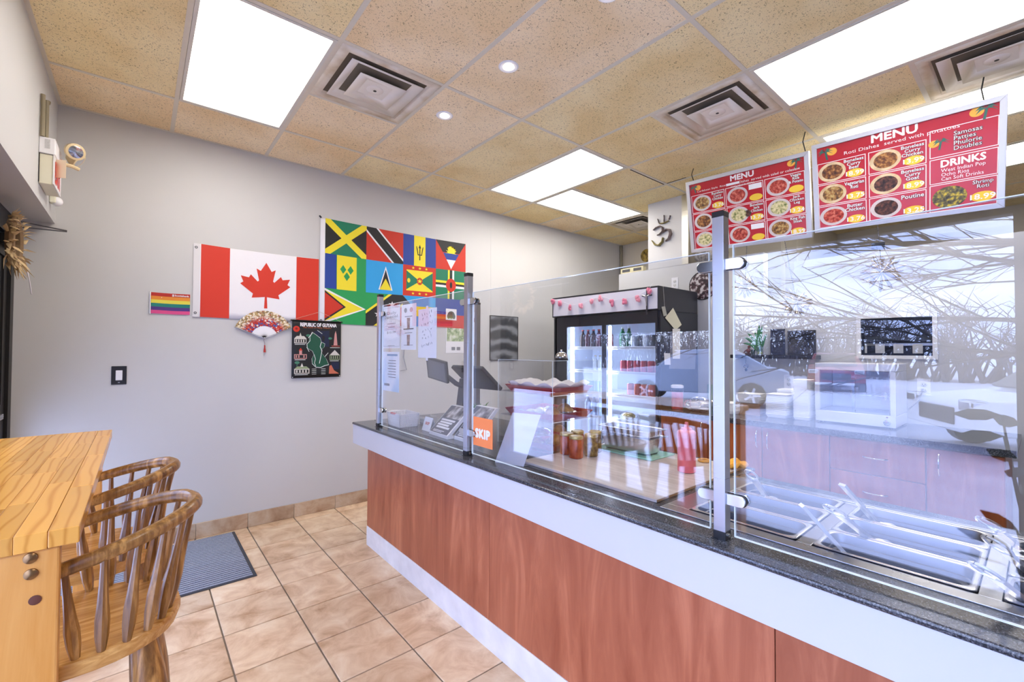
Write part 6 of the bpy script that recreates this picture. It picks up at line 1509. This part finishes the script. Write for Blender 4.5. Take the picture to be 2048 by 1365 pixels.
# ================================================================== MENU BOARDS
BW, BH = .935, .612
ALU = plain('aluminium_frame', '#cfcfd3', .35, .5); MRED = plain('menu_red', '#b8232f', .22, var=.03, spec=.6)
MW = plain('menu_white', '#f3ecec', .5); MSH = plain('menu_shadow', '#2a1414', .5); MYEL = plain('menu_yellow', '#efc93c', .5)
def board(name_label, P0):
    """P0: upper left corner; right = towards the near end, the lower edge swings back from the customer"""
    ux = Vector((0, -1, -.042)).normalized(); uy = Vector((-.145, 0, .595)).normalized(); uy = (uy-ux*uy.dot(ux)).normalized()
    P0 = Vector(P0); O = P0-uy*BH                      # lower left corner
    nn = ux.cross(uy)                                  # faces the customer
    t = thing('menu_board', name_label, 'menu board', O+ux*BW/2)
    fr = .03
    def poly(nm, pts, mat, parent, l0, th=.0004): return MB().prism([(a*BW, b*BH) for a, b in pts], O+nn*l0, ux, uy, th).build(nm, mat, parent, smooth=False)
    def P(a, b): return O+ux*(a*BW)+uy*(b*BH)
    pn = poly('panel', rect(.012, .988, .02, .98), MRED, t, -.012, .012)
    f = MB(); a, b = fr/BW, fr/BH
    for q in ([(0, 0), (1, 0), (1-a, b), (a, b)], [(0, 1), (a, 1-b), (1-a, 1-b), (1, 1)], [(0, 0), (a, b), (a, 1-b), (0, 1)], [(1, 0), (1, 1), (1-a, 1-b), (1-a, b)]):
        f2 = MB().prism([(x*BW, y*BH) for x, y in q], O-nn*.022, ux, uy, .034).build('frame_rail', ALU, t, smooth=False, bevel=.0015)
    MB().prism([(x*BW, y*BH) for x, y in rect(.01, .99, .015, .985)], O-nn*.020, ux, uy, .006).build('back_sheet', WHITE, t, smooth=False)
    L = .0006
    def tx(body, ca, cb, w_, h_, mat=MW, bold=0.0, shadow=True, align='CENTER'):
        if shadow: text(body, P(ca, cb)+ux*.0006-uy*.0006, w_*BW, h_*BH, MSH, pn, ux, uy, L+.0002, .085 if '\n' in body else .1, align=align)
        text(body, P(ca, cb), w_*BW, h_*BH, mat, pn, ux, uy, L+.0007, bold, align=align)
    def cell(a0, a1, t0, t1):      # t measured from the top
        th = .0045
        m = MB()
        for q in (rect(a0, a1, 1-t0-th*1.5, 1-t0), rect(a0, a1, 1-t1, 1-t1+th*1.5), rect(a0, a0+th, 1-t1, 1-t0), rect(a1-th, a1, 1-t1, 1-t0)):
            m.prism([(x*BW, y*BH) for x, y in q], O+nn*L, ux, uy, .0003)
        m.build('cell_border', MW, pn, smooth=False)
    def dish(ca, ct, ra, rt, food, plate=None):
        d = poly('dish_picture', ell(ca, 1-ct, ra, rt, 26), plate or PLT, pn, L)
        poly('food_print', ell(ca+.002, 1-ct, ra*.76, rt*.74, 22), food, d, L+.0006)
    def price(ca, ct, s, ra=.055, rt=.042):
        poly('price_spot', ell(ca, 1-ct, ra, rt, 22), MYEL, pn, L)
        if s: tx(s, ca, 1-ct, ra*1.95, rt*1.05, MW, .03)
    def palm(ca, ct, s, flip=1):
        poly('sun_print', ell(ca-.022*flip*s, 1-ct+.01*s, .026*s, .034*s, 18), plain('menu_sun', '#f0b040', .5), pn, L)
        g = plain('palm_print', '#2c6a5c', .5); q = []
        m = MB()
        for k in range(7):
            an = R(-20+k*37); e = (ca+.012*flip*s+math.cos(an)*.042*s, 1-ct+.015*s+math.sin(an)*.042*s-.012*s)
            m.prism([(x*BW, y*BH) for x, y in [(ca+.012*flip*s, 1-ct+.02*s), ((ca+.012*flip*s+e[0])/2-.004*s, (1-ct+.02*s+e[1])/2+.022*s), e, ((ca+.012*flip*s+e[0])/2, (1-ct+.02*s+e[1])/2+.008*s)]], O+nn*(L+.0006+.00002*k), ux, uy, .0003)
        m.prism([(x*BW, y*BH) for x, y in band(ca+.012*flip*s, 1-ct+.02*s, ca+.004*flip*s, 1-ct-.055*s, .005*s)], O+nn*(L+.0005), ux, uy, .0003)
        m.build('palm_print', g, pn, smooth=False)
    return t, pn, tx, cell, dish, price, palm, poly, P, ux, uy, nn
PLT = plain('plate_print', '#cfc4c4', .5, var=.08); PLY = speck('roti_print', [(.35, '#c9ad84'), (.6, '#e0c9a2')], 20, .5)
def fd(k, a, b, c): return speck('food_print_%d' % k, [(.32, a), (.5, b), (.66, c)], 55, .5)
F_BR, F_DK, F_GR, F_RD, F_YE, F_MX = fd(1, '#3a1c12', '#7d4a22', '#c08a4a'), fd(2, '#1e1416', '#4a2c26', '#7a4a3a'), fd(3, '#5a6a30', '#c9c08a', '#e6dcb0'), fd(4, '#6e1a18', '#b23a2a', '#d8806a'), fd(5, '#2a2a30', '#6a6440', '#d2b83e'), fd(6, '#3a2a1e', '#9a6a34', '#c8b070')
t, pn, tx, cell, dish, price, palm, poly, P, ux, uy, nn = board('red rice dish menu board nearer the pillar', (3.65, 1.998, 2.882))
tx('MENU', .50, .905, .19, .065, bold=.06, shadow=False)
tx('Caribbean Style  Rice', .23, .835, .26, .030, shadow=False); tx('Dishes  served with salad or coleslaw', .705, .835, .46, .030, shadow=False); tx('AVAILABLE IN SMALL', .50, .80-.005, .20, .022, shadow=False)
poly('white_tape', rect(.365, .475, .82, .85), PAPER, pn, .0012)
palm(.09, .12, 1.0, -1); palm(.90, .10, 1.1, 1)
cols = [(.04, .345), (.355, .665), (.675, .965)]; rows = [(.205, .45), (.46, .70), (.71, .955)]
for a0, a1 in cols:
    for t0, t1 in rows: cell(a0, a1, t0, t1)
data = [[('Boneless\nCurry\nChicken', '13.76', F_MX), (None, None, F_BR), (None, None, F_GR)], [('#', '', F_RD), ('Boneless\nJerk\nChicken', '13.76', F_GR), ('#', '', F_RD)], [('Veggie\nRice\n& Potato', '', F_RD), ('Jerk\nChicken\nLeg', '13.24', F_GR), ('King Fish\nSteak', '18.99', F_MX)]]
for ci, (a0, a1) in enumerate(cols):
    for ri, (t0, t1) in enumerate(rows):
        nm, pr_, fo = data[ci][ri]
        dish(a0+.098, (t0+t1)/2, .086, .108, fo, PLT)
        if nm == '#': poly('white_tape', rect(a1-.115, a1-.012, 1-t0-.085, 1-t0-.02), PAPER, pn, .0012)
        elif nm: tx(nm, a1-.062, 1-t0-.065-(.0 if nm.count('\n') == 2 else -.015), .10, .105 if nm.count('\n') == 2 else .07, bold=.02)
        if pr_ is not None: price(a1-.062, t1-.055, pr_, .052)
dish(.53, .58, .03, .045, F_DK, F_DK)
def tab(o_): return o_
t2, pn, tx, cell, dish, price, palm, poly, P, ux, uy, nn = board('red roti and drinks menu board past the rice one', (3.65, 1.046, 2.872))
tx('MENU', .48, .905, .24, .075, bold=.06, shadow=False); tx('Roti Dishes  served with potatoes', .50, .825, .60, .045, shadow=False)
palm(.10, .13, 1.2, -1); palm(.90, .10, 1.25, 1)
cols = [(.03, .325), (.34, .645), (.66, .968)]; rows = [(.225, .455), (.465, .70), (.71, .955)]
for a0, a1 in cols[:2]:
    for t0, t1 in rows: cell(a0, a1, t0, t1)
for t0, t1 in ((.16, .425), (.44, .68), (.69, .955)): cell(.66, .968, t0, t1)
data = [[('Boneless\nCurry\nBeef', '18.99', F_BR), ('Vegetarian\nRoti', '13.75', F_MX), ('Butter\nChicken', '13.76', F_RD)], [('Boneless\nCurry\nChicken', '13.99', F_BR), ('Boneless\nCurry\nGoat', '18.99', F_DK), ('Poutine', '13.25', F_DK)]]
for ci, (a0, a1) in enumerate(cols[:2]):
    for ri, (t0, t1) in enumerate(rows):
        nm, pr_, fo = data[ci][ri]; n_ = nm.count('\n')
        dish(a0+.092, (t0+t1)/2, .086, .106, fo, PLY if n_ == 2 or ri == 1 else PLT)
        tx(nm, a1-.07, 1-t0-(.072 if n_ == 2 else .06 if n_ else .045), .115, (.11 if n_ == 2 else .08 if n_ else .04), bold=.02)
        price(a1-.064, t1-.055, pr_, .054, .043)
tx('Samosas\nPatties\nPhulorie\nDoubles', .835, .70, .125, .175, align='LEFT'); palm(.702, .30, 1.0, 1)
tx('DRINKS', .815, .505, .20, .065, bold=.05, shadow=False); tx('West Indian Pop\nOcho Rios\nCan Soft Drinks', .815, .40, .20, .115, align='LEFT', shadow=False)
dish(.755, .825, .082, .105, F_YE, F_YE); tx('Shrimp\nRoti', .905, .255, .09, .075); price(.905, .865, '18.99', .056, .046)
tx('TAXES NOT INCLUDED', .90, .035, .13, .012, shadow=False)
# hanging wires of the boards
for k, (y, x) in enumerate(((1.085, 3.645), (1.93, 3.652), (.20, 3.652))):
    zt = 2.882-.042*(1.998-y)
    tag(MB().tube([(x, y, zt+.002), (x-.01, y+.012, (zt+CE)/2), (x, y, CE-.004)], .0035, 6).build('hanging_wire', plain('black_wire', '#161616', .6)), ('black wire from the ceiling to the joint of the menu boards', 'black wire holding the pillar end of the rice menu board', 'black wire holding the outer end of the roti menu board')[k], 'wire')
# ---- starburst ornaments hanging under the boards
STARM = plain('silver_acrylic', '#c2b7a6', .2, .5)
def starburst(px, py, top, rad, seed, label):
    c = onx(px, py, 3.80); t = thing('star_ornament', label, 'ornament', c)
    rnd = random.Random(seed); 
    MB().sphere((0, 0, 0), rad*.11, 10, 7).build('hub', CHROME, t, local=True)
    for k in range(30):
        z_ = 1-2*(k+.5)/30; a = k*2.39996; d = Vector((math.sqrt(1-z_*z_)*math.cos(a), math.sqrt(1-z_*z_)*math.sin(a), z_)); r = rad*rnd.uniform(.82, 1.05)
        MB().tube([d*rad*.08, d*r*.45, d*r*.82, d*r], [.003, .006, .0115, .003], 6).build('spike', STARM, t, local=True)
        
    e = onx(*top, 3.79)-c
    n_ = max(4, int(e.length/.018)); m = MB()
    for k in range(n_): 
        p = e*(.06+.94*(k+.5)/n_); m.sphere(p, (.003, .003, .0075), 6, 5)
    m.tube([e*.05, e], .0011, 4).build('chain', plain('chain_dark', '#6a6870', .4, .6), t, local=True)
    return t
starburst(1490, 574, (1494, 487), .105, 1, 'silver starburst ornament next to the guard post')
starburst(1593, 607, (1569, 480), .115, 2, 'silver starburst ornament hanging above the black shelf')
s3 = starburst(1764, 545, (1755, 449), .13, 3, 'large silver starburst ornament under the roti board')
q = onx(1756, 492, 3.78); MB().obox(q, (.03, .07, .045), rotz(R(12))).build('black_clip', BLACK, s3, bevel=.004)
flush_text()
